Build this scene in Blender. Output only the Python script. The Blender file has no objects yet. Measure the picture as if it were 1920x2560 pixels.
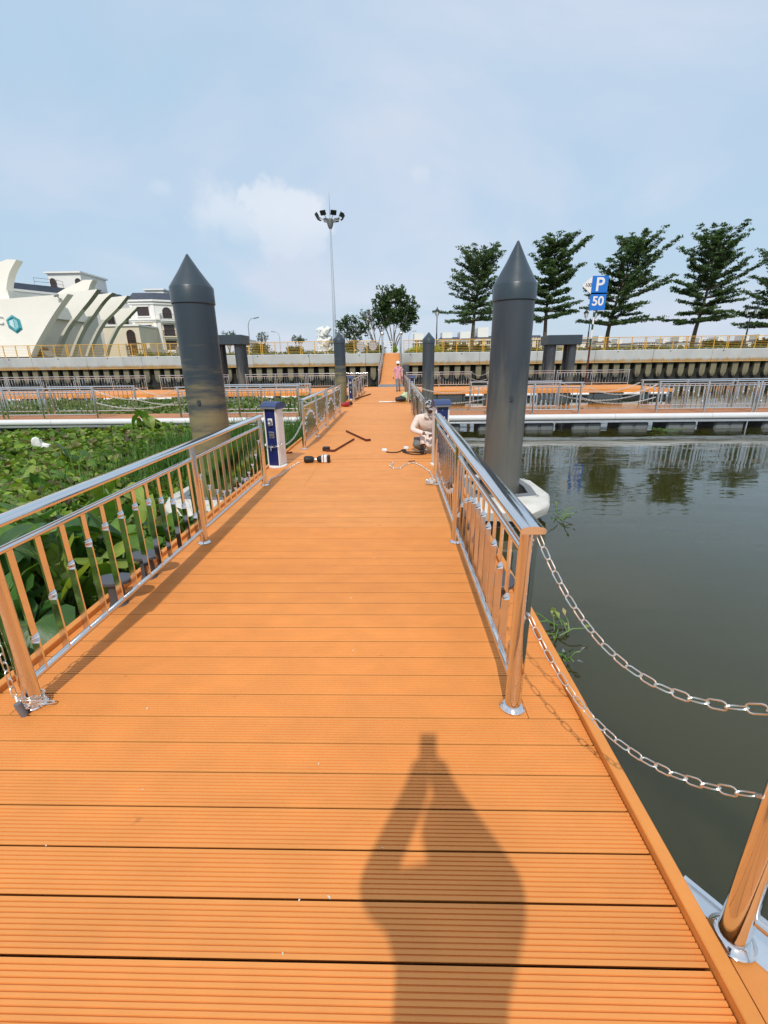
import bpy, bmesh, math, random
import numpy as np
from mathutils import Vector, Matrix

scene = bpy.context.scene
COL = scene.collection
rad = math.radians

# ------------------------------------------------------------------ camera
F_PX, PITCH, YAW, ROLL, CAM_H = 1112.5, 0.3242, -0.0260, -0.01302, 1.62
IMG_W, IMG_H = 1920.0, 2560.0
_f = Vector((math.sin(YAW) * math.cos(PITCH), math.cos(YAW) * math.cos(PITCH), -math.sin(PITCH)))
_r0 = Vector((math.cos(YAW), -math.sin(YAW), 0.0))
_u0 = _r0.cross(_f)
_r = math.cos(ROLL) * _r0 + math.sin(ROLL) * _u0
_u = -math.sin(ROLL) * _r0 + math.cos(ROLL) * _u0
cam_d = bpy.data.cameras.new('camera')
cam = bpy.data.objects.new('camera', cam_d)
COL.objects.link(cam)
M = Matrix((_r, _u, -_f)).transposed().to_4x4()
M.translation = (0, 0, CAM_H)
cam.matrix_world = M
cam_d.sensor_fit = 'HORIZONTAL'
cam_d.sensor_width = 36.0
cam_d.lens = F_PX / IMG_W * 36.0
cam_d.clip_start = 0.02
cam_d.clip_end = 6000.0
scene.camera = cam

# ------------------------------------------------------------------ light and exposure
SUN_EL, SUN_AZ = rad(45.0), rad(185.2)          # sun behind the photographer, a touch to the left
SKY_STRENGTH, SUN_STRENGTH, EXPOSURE = 0.108, 2.0, 0.46
scene.view_settings.view_transform = 'Standard'
scene.view_settings.look = 'None'
scene.view_settings.exposure = EXPOSURE
scene.view_settings.gamma = 1.0
scene.view_settings.use_curve_mapping = False

sun_d = bpy.data.lights.new('sun', 'SUN')
sun_d.energy = SUN_STRENGTH
sun_d.angle = rad(0.9)
sun_d.color = (1.0, 0.95, 0.87)
sun = bpy.data.objects.new('sun', sun_d)
COL.objects.link(sun)
_to_sun = Vector((math.sin(SUN_AZ) * math.cos(SUN_EL), math.cos(SUN_AZ) * math.cos(SUN_EL), math.sin(SUN_EL)))
sun.rotation_euler = (-_to_sun).to_track_quat('-Z', 'Y').to_euler()
sun.location = (0, -20, 30)

world = bpy.data.worlds.new('World')
scene.world = world
world.use_nodes = True
wt = world.node_tree
wt.nodes.clear()
def wn(t, **k):
    n = wt.nodes.new(t)
    for a, b in k.items():
        setattr(n, a, b)
    return n
def wl(a, b):
    wt.links.new(a, b)
sky = wn('ShaderNodeTexSky', sky_type='NISHITA', sun_disc=False, sun_elevation=SUN_EL, sun_rotation=SUN_AZ,
         air_density=1.0, dust_density=2.2, ozone_density=1.6, altitude=0)
bg = wn('ShaderNodeBackground')
bg.inputs['Strength'].default_value = SKY_STRENGTH
out = wn('ShaderNodeOutputWorld')
tc = wn('ShaderNodeTexCoord')
sep = wn('ShaderNodeSeparateXYZ')
wl(tc.outputs['Generated'], sep.inputs[0])
def wmath(op, a, b=None, c=None, clamp=False):
    n = wn('ShaderNodeMath', operation=op, use_clamp=clamp)
    for i, x in enumerate((a, b, c)):
        if x is None:
            continue
        if isinstance(x, (int, float)):
            n.inputs[i].default_value = x
        else:
            wl(x, n.inputs[i])
    return n.outputs[0]
def wnoise(vec, scale, detail, rough, dist=0.0):
    n = wn('ShaderNodeTexNoise')
    n.inputs['Scale'].default_value = scale
    n.inputs['Detail'].default_value = detail
    n.inputs['Roughness'].default_value = rough
    n.inputs['Distortion'].default_value = dist
    wl(vec, n.inputs['Vector'])
    return n.outputs['Fac']
def wramp(v, a, b):
    n = wn('ShaderNodeMapRange', interpolation_type='SMOOTHSTEP')
    wl(v, n.inputs['Value'])
    n.inputs['From Min'].default_value = a
    n.inputs['From Max'].default_value = b
    return n.outputs['Result']
def wmix(fac, a, b):
    n = wn('ShaderNodeMix', data_type='RGBA')
    wl(fac, n.inputs['Factor'])
    for s, x in ((n.inputs['A'], a), (n.inputs['B'], b)):
        if isinstance(x, tuple):
            s.default_value = x
        else:
            wl(x, s)
    return n.outputs['Result']
# thin high veil: soft noise on a flat layer overhead
zc = wmath('ADD', wmath('MAXIMUM', sep.outputs['Z'], 0.0), 0.22)
cx = wmath('DIVIDE', sep.outputs['X'], zc)
cy = wmath('DIVIDE', sep.outputs['Y'], zc)
comb = wn('ShaderNodeCombineXYZ')
wl(cx, comb.inputs[0]); wl(cy, comb.inputs[1])
veil = wramp(wnoise(comb.outputs[0], 0.75, 6.0, 0.52, 0.6), 0.36, 0.70)
veil = wmath('MULTIPLY_ADD', veil, 0.62, 0.22)
veil = wmath('ADD', veil, wmath('MULTIPLY', wramp(sep.outputs['Z'], 0.30, 0.95), 0.35), clamp=True)
haze = wmath('POWER', wmath('SUBTRACT', 1.0, wmath('MAXIMUM', sep.outputs['Z'], 0.0), clamp=True), 7.0)
VEIL_COL = (4.7, 5.0, 5.85, 1)
HAZE_COL = (3.95, 4.75, 5.25, 1)
AIR_COL = (2.7, 4.3, 5.7, 1)
ca = wmix(wmath('ADD', 0.86, 0.0), sky.outputs['Color'], AIR_COL)
c0 = wmix(wmath('MULTIPLY', haze, 0.90), ca, HAZE_COL)
pinkish = wramp(wnoise(comb.outputs[0], 0.55, 3.0, 0.5, 0.2), 0.45, 0.66)
c1 = wmix(veil, c0, wmix(pinkish, VEIL_COL, (5.6, 5.5, 6.1, 1)))
# low heaped clouds standing over the far bank
def puff(az, el, rx, rz, lump, soft):
    d = Vector((math.sin(az) * math.cos(el), math.cos(az) * math.cos(el), math.sin(el)))
    ux = Vector((math.cos(az), -math.sin(az), 0))
    uz = ux.cross(d)
    def dot(v):
        n = wn('ShaderNodeVectorMath', operation='DOT_PRODUCT')
        wl(tc.outputs['Generated'], n.inputs[0])
        n.inputs[1].default_value = v
        return n.outputs['Value']
    a = wmath('DIVIDE', dot(ux), rx)
    b = wmath('DIVIDE', wmath('SUBTRACT', dot(uz), 0.0), rz)
    front = wmath('GREATER_THAN', dot(d), 0.5)
    r2 = wmath('SQRT', wmath('ADD', wmath('MULTIPLY', a, a), wmath('MULTIPLY', b, b)))
    n = wnoise(tc.outputs['Generated'], lump, 6.0, 0.55)
    v = wmath('SUBTRACT', wmath('MULTIPLY', wmath('SUBTRACT', n, 0.5), 1.7), wmath('SUBTRACT', r2, 1.0))
    # crisp top, base that melts into the haze
    base = wramp(b, -1.25, 0.35)
    return wmath('MULTIPLY', wmath('MULTIPLY', wramp(v, 0.0, soft), front), base)
def dr(x):
    return math.radians(x)
p1 = puff(dr(-12.2), dr(14.2), 0.095, 0.070, 15.0, 0.34)
p2 = puff(dr(-17.5), dr(14.6), 0.085, 0.060, 17.0, 0.7)
p3 = puff(dr(2.9), dr(18.5), 0.026, 0.024, 26.0, 0.8)
p4 = puff(dr(-24.1), dr(16.4), 0.022, 0.018, 28.0, 0.9)
cl = wmath('MAXIMUM', wmath('MULTIPLY', p1, 0.40), wmath('MULTIPLY', p2, 0.34))
cl = wmath('MAXIMUM', cl, wmath('MULTIPLY', p3, 0.15))
cl = wmath('MAXIMUM', cl, wmath('MULTIPLY', p4, 0.15))
c2 = wmix(cl, c1, (6.9, 6.8, 6.9, 1))
wl(c2, bg.inputs['Color'])
wl(bg.outputs[0], out.inputs['Surface'])

scene.render.engine = 'CYCLES'
scene.cycles.max_bounces = 8
scene.cycles.diffuse_bounces = 3
scene.cycles.glossy_bounces = 4
scene.cycles.transparent_max_bounces = 6
scene.cycles.caustics_reflective = False
scene.cycles.caustics_refractive = False
scene.cycles.use_denoising = True
scene.cycles.sample_clamp_indirect = 6.0

# ------------------------------------------------------------------ picture measurements -> places in the world
def ray(u, v):
    return _f + _r * ((u - IMG_W / 2) / F_PX) - _u * ((v - IMG_H / 2) / F_PX)
EYE = Vector((0, 0, CAM_H))
def gz(u, v, z=0.0):
    d = ray(u, v)
    return EYE + d * ((z - CAM_H) / d.z)
def gy(u, v, y):
    d = ray(u, v)
    return EYE + d * (y / d.y)
def gp(u, v, p0, n):
    d = ray(u, v)
    return EYE + d * (((p0 - EYE).dot(n)) / d.dot(n))

# ------------------------------------------------------------------ materials
MATS = {}
def mat(name, col, rough=0.6, metal=0.0, spec=0.5, vary=0.0, vscale=3.0, bump=0.0, bscale=40.0, objvar=0.0,
        stretch=(1, 1, 1), col2=None, c2scale=2.0, c2lo=0.45, c2hi=0.65, detail=4.0, zmud=None, mudscale=2.2, mudstretch=None, attr=None, trans=0.0, coat=0.0, rvary=0.0, bdist=0.02, spots=None, thin=0.0):
    if name in MATS:
        return MATS[name]
    m = bpy.data.materials.new(name)
    m.use_nodes = True
    t = m.node_tree
    b = t.nodes['Principled BSDF']
    L = t.links.new
    b.inputs['Roughness'].default_value = rough
    b.inputs['Metallic'].default_value = metal
    b.inputs['Specular IOR Level'].default_value = spec
    if coat:
        b.inputs['Coat Weight'].default_value = coat
        b.inputs['Coat Roughness'].default_value = 0.15
    if trans:
        b.inputs['Transmission Weight'].default_value = trans
    geo = t.nodes.new('ShaderNodeNewGeometry')
    mp = t.nodes.new('ShaderNodeMapping')
    mp.inputs['Scale'].default_value = stretch
    L(geo.outputs['Position'], mp.inputs['Vector'])
    def noise(scale, det=detail, rgh=0.55):
        n = t.nodes.new('ShaderNodeTexNoise')
        n.inputs['Scale'].default_value = scale
        n.inputs['Detail'].default_value = det
        n.inputs['Roughness'].default_value = rgh
        L(mp.outputs[0], n.inputs['Vector'])
        return n.outputs['Fac']
    rgb = t.nodes.new('ShaderNodeRGB')
    rgb.outputs[0].default_value = (*col, 1)
    cur = rgb.outputs[0]
    if attr:
        a = t.nodes.new('ShaderNodeAttribute')
        a.attribute_name = attr
        cur = a.outputs['Color']
    def mix(fac, A, B):
        n = t.nodes.new('ShaderNodeMix')
        n.data_type = 'RGBA'
        L(fac, n.inputs['Factor'])
        L(A, n.inputs['A'])
        if isinstance(B, tuple):
            n.inputs['B'].default_value = (*B, 1)
        else:
            L(B, n.inputs['B'])
        return n.outputs['Result']
    def rng(v, a, bb, c=0.0, d=1.0, smooth=True):
        n = t.nodes.new('ShaderNodeMapRange')
        if smooth:
            n.interpolation_type = 'SMOOTHSTEP'
        L(v, n.inputs['Value'])
        n.inputs['From Min'].default_value = a
        n.inputs['From Max'].default_value = bb
        n.inputs['To Min'].default_value = c
        n.inputs['To Max'].default_value = d
        return n.outputs['Result']
    if col2:
        cur = mix(rng(noise(c2scale), c2lo, c2hi), cur, col2)
    if spots:           # small scuffs and stains: (scale, threshold, colour, strength)
        cur = mix(rng(noise(spots[0], 3.0, 0.6), spots[1], spots[1] + 0.06, 0.0, spots[3]), cur, spots[2])
    if zmud:            # (z low, z high, colour, strength): dried mud band with a ragged edge
        zl, zh, mc, ms = zmud
        if mudstretch:
            mp0 = mp
            mp = t.nodes.new('ShaderNodeMapping'); mp.inputs['Scale'].default_value = mudstretch
            L(geo.outputs['Position'], mp.inputs['Vector'])
        s = t.nodes.new('ShaderNodeSeparateXYZ')
        L(geo.outputs['Position'], s.inputs[0])
        h = rng(s.outputs['Z'], zl, zh, 1.0, 0.0, False)
        nz = t.nodes.new('ShaderNodeMath'); nz.operation = 'MULTIPLY_ADD'
        L(noise(mudscale, 6.0, 0.65), nz.inputs[0]); nz.inputs[1].default_value = 1.6; nz.inputs[2].default_value = -0.8
        ad = t.nodes.new('ShaderNodeMath'); ad.operation = 'ADD'
        L(h, ad.inputs[0]); L(nz.outputs[0], ad.inputs[1])
        cur = mix(rng(ad.outputs[0], 0.30, 0.85, 0.0, ms), cur, mc)
        if mudstretch:
            mp = mp0
    if vary or objvar:
        hsv = t.nodes.new('ShaderNodeHueSaturation')
        L(cur, hsv.inputs['Color'])
        v = None
        if vary:
            v = rng(noise(vscale), 0.25, 0.75, 1 - vary, 1 + vary, False)
        if objvar:
            oi = t.nodes.new('ShaderNodeObjectInfo')
            o = rng(oi.outputs['Random'], 0, 1, 1 - objvar, 1 + objvar, False)
            if v is not None:
                mm = t.nodes.new('ShaderNodeMath'); mm.operation = 'MULTIPLY'
                L(v, mm.inputs[0]); L(o, mm.inputs[1]); v = mm.outputs[0]
            else:
                v = o
        L(v, hsv.inputs['Value'])
        cur = hsv.outputs[0]
    L(cur, b.inputs['Base Color'])
    if rvary:
        L(rng(noise(vscale * 2.3), 0.3, 0.7, max(0.0, rough - rvary), rough + rvary, False), b.inputs['Roughness'])
    if bump:
        bp = t.nodes.new('ShaderNodeBump')
        bp.inputs['Strength'].default_value = bump
        bp.inputs['Distance'].default_value = bdist
        L(noise(bscale, 5.0), bp.inputs['Height'])
        L(bp.outputs[0], b.inputs['Normal'])
    if thin:            # light passing through a thin leaf
        tl = t.nodes.new('ShaderNodeBsdfTranslucent'); mx = t.nodes.new('ShaderNodeMixShader')
        mx.inputs[0].default_value = thin
        g2 = t.nodes.new('ShaderNodeMix'); g2.data_type = 'RGBA'; g2.blend_type = 'MULTIPLY'; g2.inputs['Factor'].default_value = 1.0
        L(cur, g2.inputs['A']); g2.inputs['B'].default_value = (1.5, 1.6, 0.7, 1)
        L(g2.outputs['Result'], tl.inputs['Color'])
        o = t.nodes['Material Output']
        L(b.outputs[0], mx.inputs[1]); L(tl.outputs[0], mx.inputs[2]); L(mx.outputs[0], o.inputs['Surface'])
    MATS[name] = m
    return m

ORANGE = (0.79, 0.305, 0.074)
m_plank = mat('plank_composite', ORANGE, 0.62, vary=0.07, vscale=5.0, objvar=0.035, stretch=(0.8, 1.3, 1), bump=0.05, bscale=160, col2=(0.735, 0.275, 0.066), c2scale=0.9, c2lo=0.42, c2hi=0.75, rvary=0.08, spots=(5.5, 0.70, (0.36, 0.13, 0.045), 0.55))
m_trim = mat('edge_board_composite', (0.76, 0.285, 0.06), 0.55, vary=0.08, vscale=6, bump=0.05)
m_arm_plank = mat('arm_plank_composite', (0.52, 0.215, 0.085), 0.65, vary=0.08, vscale=5, objvar=0.07, bump=0.1, bscale=100)
m_gap = mat('deck_underframe', (0.025, 0.013, 0.009), 0.9)
m_steel = mat('polished_steel', (0.77, 0.77, 0.765), 0.10, 1.0, bump=0.012, bscale=60, rvary=0.04, vscale=8)
m_steel_rough = mat('satin_steel', (0.72, 0.71, 0.69), 0.26, 1.0, vary=0.05)
m_chain = mat('galvanised_chain', (0.88, 0.86, 0.80), 0.34, 1.0, vary=0.08, vscale=30)
m_alu = mat('mill_aluminium', (0.80, 0.81, 0.82), 0.32, 0.9, vary=0.08, vscale=9, bump=0.03)
m_pile = mat('pile_paint', (0.036, 0.050, 0.063), 0.34, spec=0.45, vary=0.14, vscale=2.0, bump=0.05, bscale=14, stretch=(1, 1, 0.35),
             mudscale=1.6, mudstretch=(0.7, 0.7, 4.5), zmud=(0.25, 2.25, (0.25, 0.205, 0.105), 0.92), rvary=0.07)
m_pile_clean = mat('pile_cap_paint', (0.036, 0.054, 0.068), 0.32, vary=0.10, vscale=2.5, bump=0.03, bscale=12, rvary=0.06)
m_pile_r = mat('pile_paint_scuffed', (0.044, 0.055, 0.066), 0.38, vary=0.22, vscale=2.6, bump=0.06, bscale=18, stretch=(1.4, 1.4, 0.16),
             mudscale=2.0, mudstretch=(2.5, 2.5, 0.35), zmud=(-0.2, 2.3, (0.165, 0.16, 0.135), 0.7), rvary=0.08)
m_float = mat('float_plastic', (0.17, 0.185, 0.19), 0.5, vary=0.1, vscale=4)
m_darkhull = mat('dark_hull_plastic', (0.075, 0.085, 0.09), 0.5, vary=0.12, vscale=3)
m_white = mat('white_plastic', (0.76, 0.76, 0.74), 0.4, vary=0.03, vscale=8)
m_fender = mat('fender_tube', (0.70, 0.71, 0.71), 0.42, vary=0.05, vscale=3)
m_ring = mat('guide_float_white', (0.66, 0.64, 0.58), 0.55, vary=0.08, vscale=6, col2=(0.52, 0.49, 0.38), c2scale=4.0, c2lo=0.5, c2hi=0.8, bump=0.05)
m_greyplate = mat('grey_plate', (0.19, 0.20, 0.205), 0.5, vary=0.1)
m_blue = mat('pedestal_blue', (0.012, 0.020, 0.115), 0.3, coat=0.3, vary=0.04)
m_bluecap = mat('pedestal_cap_blue', (0.035, 0.062, 0.165), 0.38, vary=0.05)
m_bollard = mat('bollard_paint', (0.075, 0.082, 0.094), 0.48, vary=0.08, vscale=9, bump=0.03)
m_black = mat('black_rubber', (0.012, 0.012, 0.013), 0.55)
m_redbrown = mat('oxide_red', (0.10, 0.018, 0.012), 0.55, vary=0.12)
m_concrete = mat('wall_concrete', (0.50, 0.51, 0.49), 0.85, vary=0.13, vscale=0.9, bump=0.08, bscale=6, col2=(0.36, 0.36, 0.33), c2scale=0.8, c2lo=0.55, c2hi=0.8,
                 stretch=(1, 1, 0.5), zmud=None)
m_conc_low = mat('stained_concrete', (0.46, 0.29, 0.105), 0.85, vary=0.16, vscale=1.2, bump=0.08, bscale=6)
m_sheet = mat('sheet_pile_concrete', (0.21, 0.185, 0.115), 0.9, vary=0.22, vscale=1.4, bump=0.1, bscale=5, stretch=(1, 1, 0.4), zmud=(-0.5, 0.7, (0.05, 0.047, 0.035), 0.9))
m_dark = mat('dark_concrete', (0.024, 0.024, 0.02), 0.95)  # near-black for the wall's back panel, drain holes and plinth
m_yellow = mat('yellow_rail_paint', (0.72, 0.40, 0.055), 0.5, vary=0.06, vscale=2)
m_pave = mat('pale_paving', (0.40, 0.39, 0.36), 0.9, vary=0.1)
m_ground = mat('grass_ground', (0.075, 0.105, 0.03), 0.95, vary=0.3, vscale=0.2)
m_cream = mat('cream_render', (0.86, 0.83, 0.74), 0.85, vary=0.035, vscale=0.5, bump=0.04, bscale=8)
m_cream_sh = mat('cream_render_shaded', (0.60, 0.575, 0.49), 0.88, vary=0.05, vscale=0.5)  # darkened copy of the cream: shade painted into ribs and recesses
m_wwall = mat('white_render', (0.80, 0.79, 0.75), 0.85, vary=0.03, vscale=0.6)
m_wwarm = mat('warm_render', (0.72, 0.64, 0.49), 0.85, vary=0.05, vscale=0.6)
m_wyel = mat('yellow_render', (0.74, 0.66, 0.44), 0.85, vary=0.05, vscale=0.2)
m_slate = mat('slate_roof', (0.045, 0.06, 0.085), 0.6, vary=0.15, vscale=1.4, bump=0.15, bscale=7)
m_glassd = mat('dark_window_glass', (0.045, 0.035, 0.035), 0.12, spec=0.6, vary=0.2, vscale=0.8)
m_wood = mat('brown_window_wood', (0.10, 0.05, 0.035), 0.5)
m_iron = mat('black_iron', (0.015, 0.016, 0.018), 0.45)
m_teal = mat('teal_dark', (0.012, 0.20, 0.23), 0.3)
m_teal2 = mat('teal_light', (0.06, 0.36, 0.42), 0.3)
m_tealp = mat('pale_teal', (0.45, 0.72, 0.74), 0.35)
m_signblue = mat('sign_blue', (0.012, 0.17, 0.62), 0.35)
m_signwhite = mat('sign_white', (0.80, 0.80, 0.80), 0.4)
m_signblack = mat('sign_black', (0.02, 0.02, 0.022), 0.5)
m_green_dk = mat('pole_green', (0.012, 0.06, 0.035), 0.5)
m_bark = mat('bark', (0.105, 0.08, 0.058), 0.9, vary=0.25, vscale=3, bump=0.3, bscale=12, stretch=(1, 1, 0.3))
m_bark_p = mat('pale_bark', (0.15, 0.125, 0.10), 0.9, vary=0.25, vscale=3, bump=0.2, bscale=12)
m_leaf_t = mat('layered_tree_leaf', (0.030, 0.068, 0.020), 0.5, vary=0.5, vscale=0.8, attr='leafcol', thin=0.25)
m_leaf = mat('leaf', (0.05, 0.1, 0.02), 0.6, vary=0.25, vscale=1.2, attr='leafcol', thin=0.35)
m_statue = mat('white_stone', (0.78, 0.77, 0.73), 0.7, vary=0.05, vscale=1.5)
m_skin = mat('skin', (0.16, 0.072, 0.042), 0.5, vary=0.06, vscale=8)
m_pink = mat('pink_shirt', (0.70, 0.36, 0.43), 0.85, vary=0.10, vscale=5, bump=1.0, bscale=9, bdist=0.06)
m_pinkpale = mat('pale_pink_shirt', (0.78, 0.67, 0.60), 0.85, vary=0.05, vscale=7, bump=0.7, bscale=11, bdist=0.035)
m_jeans = mat('blue_jeans', (0.16, 0.19, 0.24), 0.85, vary=0.35, vscale=5, bump=0.5, bscale=12)
m_trousers = mat('grey_green_trousers', (0.155, 0.165, 0.16), 0.85, vary=0.16, vscale=5, bump=0.5, bscale=12)
m_shoe = mat('dark_shoe', (0.02, 0.018, 0.018), 0.55)
m_hair = mat('black_hair', (0.012, 0.010, 0.010), 0.5)
m_helmet = mat('white_helmet', (0.82, 0.82, 0.82), 0.3)
m_eye = mat('eye_white', (0.55, 0.52, 0.48), 0.3)
m_foam = mat('white_foam', (0.82, 0.81, 0.78), 0.85, bump=0.2, bscale=30)
m_bag = mat('pale_green_plastic', (0.50, 0.62, 0.38), 0.4)
m_grey_tube = mat('grey_pipe', (0.15, 0.15, 0.155), 0.5)

# water: murky green-brown, nearly still
m_water = bpy.data.materials.new('river_water')
m_water.use_nodes = True
_t = m_water.node_tree
_b = _t.nodes['Principled BSDF']
_b.inputs['Roughness'].default_value = 0.03
_b.inputs['IOR'].default_value = 1.58
_b.inputs['Specular Tint'].default_value = (1.0, 0.98, 0.88, 1)
_b.subsurface_method = 'BURLEY'
_b.inputs['Subsurface Weight'].default_value = 1.0
_b.inputs['Subsurface Radius'].default_value = (0.8, 0.8, 0.55)
_b.inputs['Subsurface Scale'].default_value = 1.0
_g = _t.nodes.new('ShaderNodeNewGeometry')
def _wn(scale, det, sx, sy):
    mp = _t.nodes.new('ShaderNodeMapping')
    mp.inputs['Scale'].default_value = (sx, sy, 1)
    mp.inputs['Rotation'].default_value = (0, 0, 0.3)
    _t.links.new(_g.outputs['Position'], mp.inputs['Vector'])
    n = _t.nodes.new('ShaderNodeTexNoise')
    n.inputs['Scale'].default_value = scale
    n.inputs['Detail'].default_value = det
    n.inputs['Roughness'].default_value = 0.5
    _t.links.new(mp.outputs[0], n.inputs['Vector'])
    return n.outputs['Fac']
def _mm(op, a, b, clamp=False):
    n = _t.nodes.new('ShaderNodeMath'); n.operation = op; n.use_clamp = clamp
    for i, x in enumerate((a, b)):
        if isinstance(x, (int, float)):
            n.inputs[i].default_value = x
        else:
            _t.links.new(x, n.inputs[i])
    return n.outputs[0]
_cr = _t.nodes.new('ShaderNodeMix'); _cr.data_type = 'RGBA'
_t.links.new(_wn(0.35, 3, 1, 1), _cr.inputs['Factor'])
_cr.inputs['A'].default_value = (0.034, 0.034, 0.008, 1)
_cr.inputs['B'].default_value = (0.048, 0.045, 0.013, 1)
_t.links.new(_cr.outputs['Result'], _b.inputs['Base Color'])
_patch = _mm('MULTIPLY', _mm('SUBTRACT', _wn(0.22, 2, 1, 1), 0.36, True), 3.2, True)
_h = _mm('ADD', _mm('MULTIPLY', _wn(0.9, 3, 0.5, 1.5), 0.55), _mm('MULTIPLY', _mm('MULTIPLY', _wn(3.6, 4, 0.5, 1.4), 0.30), _patch))
_bp = _t.nodes.new('ShaderNodeBump')
_bp.inputs['Strength'].default_value = 0.35
_bp.inputs['Distance'].default_value = 0.05
_t.links.new(_h, _bp.inputs['Height'])
_t.links.new(_bp.outputs[0], _b.inputs['Normal'])

# ------------------------------------------------------------------ mesh helpers
def basis(d):
    d = d.normalized()
    a = Vector((0, 0, 1)) if abs(d.z) < 0.95 else Vector((1, 0, 0))
    x = d.cross(a).normalized()
    return x, d.cross(x).normalized()
class MB:
    def __init__(s):
        s.v, s.f, s.m = [], [], []
        s.cur = 0
    def add(s, vs, fs):
        o = len(s.v)
        s.v.extend(tuple(x) for x in vs)
        for f in fs:
            s.f.append(tuple(i + o for i in f))
            s.m.append(s.cur)
        return s
    def box(s, x0, x1, y0, y1, z0, z1):
        return s.add([(x0, y0, z0), (x1, y0, z0), (x1, y1, z0), (x0, y1, z0), (x0, y0, z1), (x1, y0, z1), (x1, y1, z1), (x0, y1, z1)],
                     [(3, 2, 1, 0), (4, 5, 6, 7), (0, 1, 5, 4), (1, 2, 6, 5), (2, 3, 7, 6), (3, 0, 4, 7)])
    def obox(s, c, ax, ay, az):                 # half-axes
        c, ax, ay, az = map(Vector, (c, ax, ay, az))
        vs = [c + ax * i + ay * j + az * k for k in (-1, 1) for i, j in ((-1, -1), (1, -1), (1, 1), (-1, 1))]
        return s.add(vs, [(3, 2, 1, 0), (4, 5, 6, 7), (0, 1, 5, 4), (1, 2, 6, 5), (2, 3, 7, 6), (3, 0, 4, 7)])
    def bbox(s, x0, x1, y0, y1, z0, z1, b):     # box with chamfered vertical and top edges
        p = [(x0 + b, y0), (x1 - b, y0), (x1, y0 + b), (x1, y1 - b), (x1 - b, y1), (x0 + b, y1), (x0, y1 - b), (x0, y0 + b)]
        cx, cy = (x0 + x1) / 2, (y0 + y1) / 2
        def inset(q):
            return [(cx + (x - cx) * (1 - 2 * b / (x1 - x0)), cy + (y - cy) * (1 - 2 * b / (y1 - y0))) for x, y in q]
        q = inset(p)
        L = [(q, z0), (p, z0 + b), (p, z1 - b), (q, z1)]
        vs = [(x, y, z) for pp, z in L for x, y in pp]
        fs = [tuple(range(7, -1, -1)), tuple(range(24, 32))]
        for k in range(3):
            for i in range(8):
                j = (i + 1) % 8
                fs.append((k * 8 + i, k * 8 + j, k * 8 + 8 + j, k * 8 + 8 + i))
        return s.add(vs, fs)
    def cyl(s, p0, p1, r0, r1=None, n=12):
        return s.tube([p0, p1], [r0, r0 if r1 is None else r1], n)
    def tube(s, pts, r, n=8, caps=True, flat=1.0):
        pts = [Vector(p) for p in pts]
        if isinstance(r, (int, float)):
            r = [r] * len(pts)
        vs, fs = [], []
        px = None
        for i, p in enumerate(pts):
            d = (pts[min(i + 1, len(pts) - 1)] - pts[max(i - 1, 0)])
            if px is None:
                x, y = basis(d)
            else:
                dn = d.normalized()
                x = (px - dn * px.dot(dn)).normalized()
                y = dn.cross(x)
            px = x
            for k in range(n):
                a = 2 * math.pi * k / n
                vs.append(p + x * (math.cos(a) * r[i]) + y * (math.sin(a) * r[i] * flat))
        for i in range(len(pts) - 1):
            for k in range(n):
                j = (k + 1) % n
                fs.append((i * n + k, i * n + j, i * n + n + j, i * n + n + k))
        if caps:
            fs.append(tuple(range(n - 1, -1, -1)))
            e = (len(pts) - 1) * n
            fs.append(tuple(range(e, e + n)))
        return s.add(vs, fs)
    def lathe(s, prof, n=24, c=(0, 0, 0)):
        vs, fs = [], []
        for r, z in prof:
            for k in range(n):
                a = 2 * math.pi * k / n
                vs.append((c[0] + r * math.cos(a), c[1] + r * math.sin(a), c[2] + z))
        for i in range(len(prof) - 1):
            for k in range(n):
                j = (k + 1) % n
                fs.append((i * n + k, i * n + j, i * n + n + j, i * n + n + k))
        fs.append(tuple(range(n - 1, -1, -1)))
        e = (len(prof) - 1) * n
        fs.append(tuple(range(e, e + n)))
        return s.add(vs, fs)
    def prism(s, poly, a0, a1, axis='y'):       # polygon in the other two axes, pushed along axis
        def P(p, a):
            return {'x': (a, p[0], p[1]), 'y': (p[0], a, p[1]), 'z': (p[0], p[1], a)}[axis]
        n = len(poly)
        vs = [P(p, a0) for p in poly] + [P(p, a1) for p in poly]
        fs = [tuple(range(n)), tuple(range(2 * n - 1, n - 1, -1))] + [(i, n + i, n + (i + 1) % n, (i + 1) % n) for i in range(n)]
        return s.add(vs, fs)
    def quad(s, a, b, c, d):
        return s.add([a, b, c, d], [(0, 1, 2, 3)])
    def mesh(s, name, mats, smooth=None):
        me = bpy.data.meshes.new(name)
        me.from_pydata(s.v, [], s.f)
        for m in (mats if isinstance(mats, (list, tuple)) else [mats]):
            me.materials.append(m)
        if any(s.m):
            me.polygons.foreach_set('material_index', s.m)
        bm = bmesh.new(); bm.from_mesh(me)
        bmesh.ops.recalc_face_normals(bm, faces=bm.faces)
        bm.to_mesh(me); bm.free()
        if smooth:
            me.polygons.foreach_set('use_smooth', [True] * len(me.polygons))
            me.set_sharp_from_angle(angle=rad(smooth))
        me.update()
        return me
    def build(s, name, mats, parent=None, loc=(0, 0, 0), smooth=None):
        return link(name, s.mesh(name, mats, smooth), parent, loc)
def link(name, me, parent=None, loc=(0, 0, 0), rotz=0.0):
    o = bpy.data.objects.new(name, me)
    COL.objects.link(o)
    o.location = loc
    o.rotation_euler = (0, 0, rotz)
    if parent is not None:
        o.parent = parent
    return o
def tag(o, label=None, cat=None, group=None, kind=None):
    if label: o['label'] = label
    if cat: o['category'] = cat
    if group: o['group'] = group
    if kind: o['kind'] = kind
    return o
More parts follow.
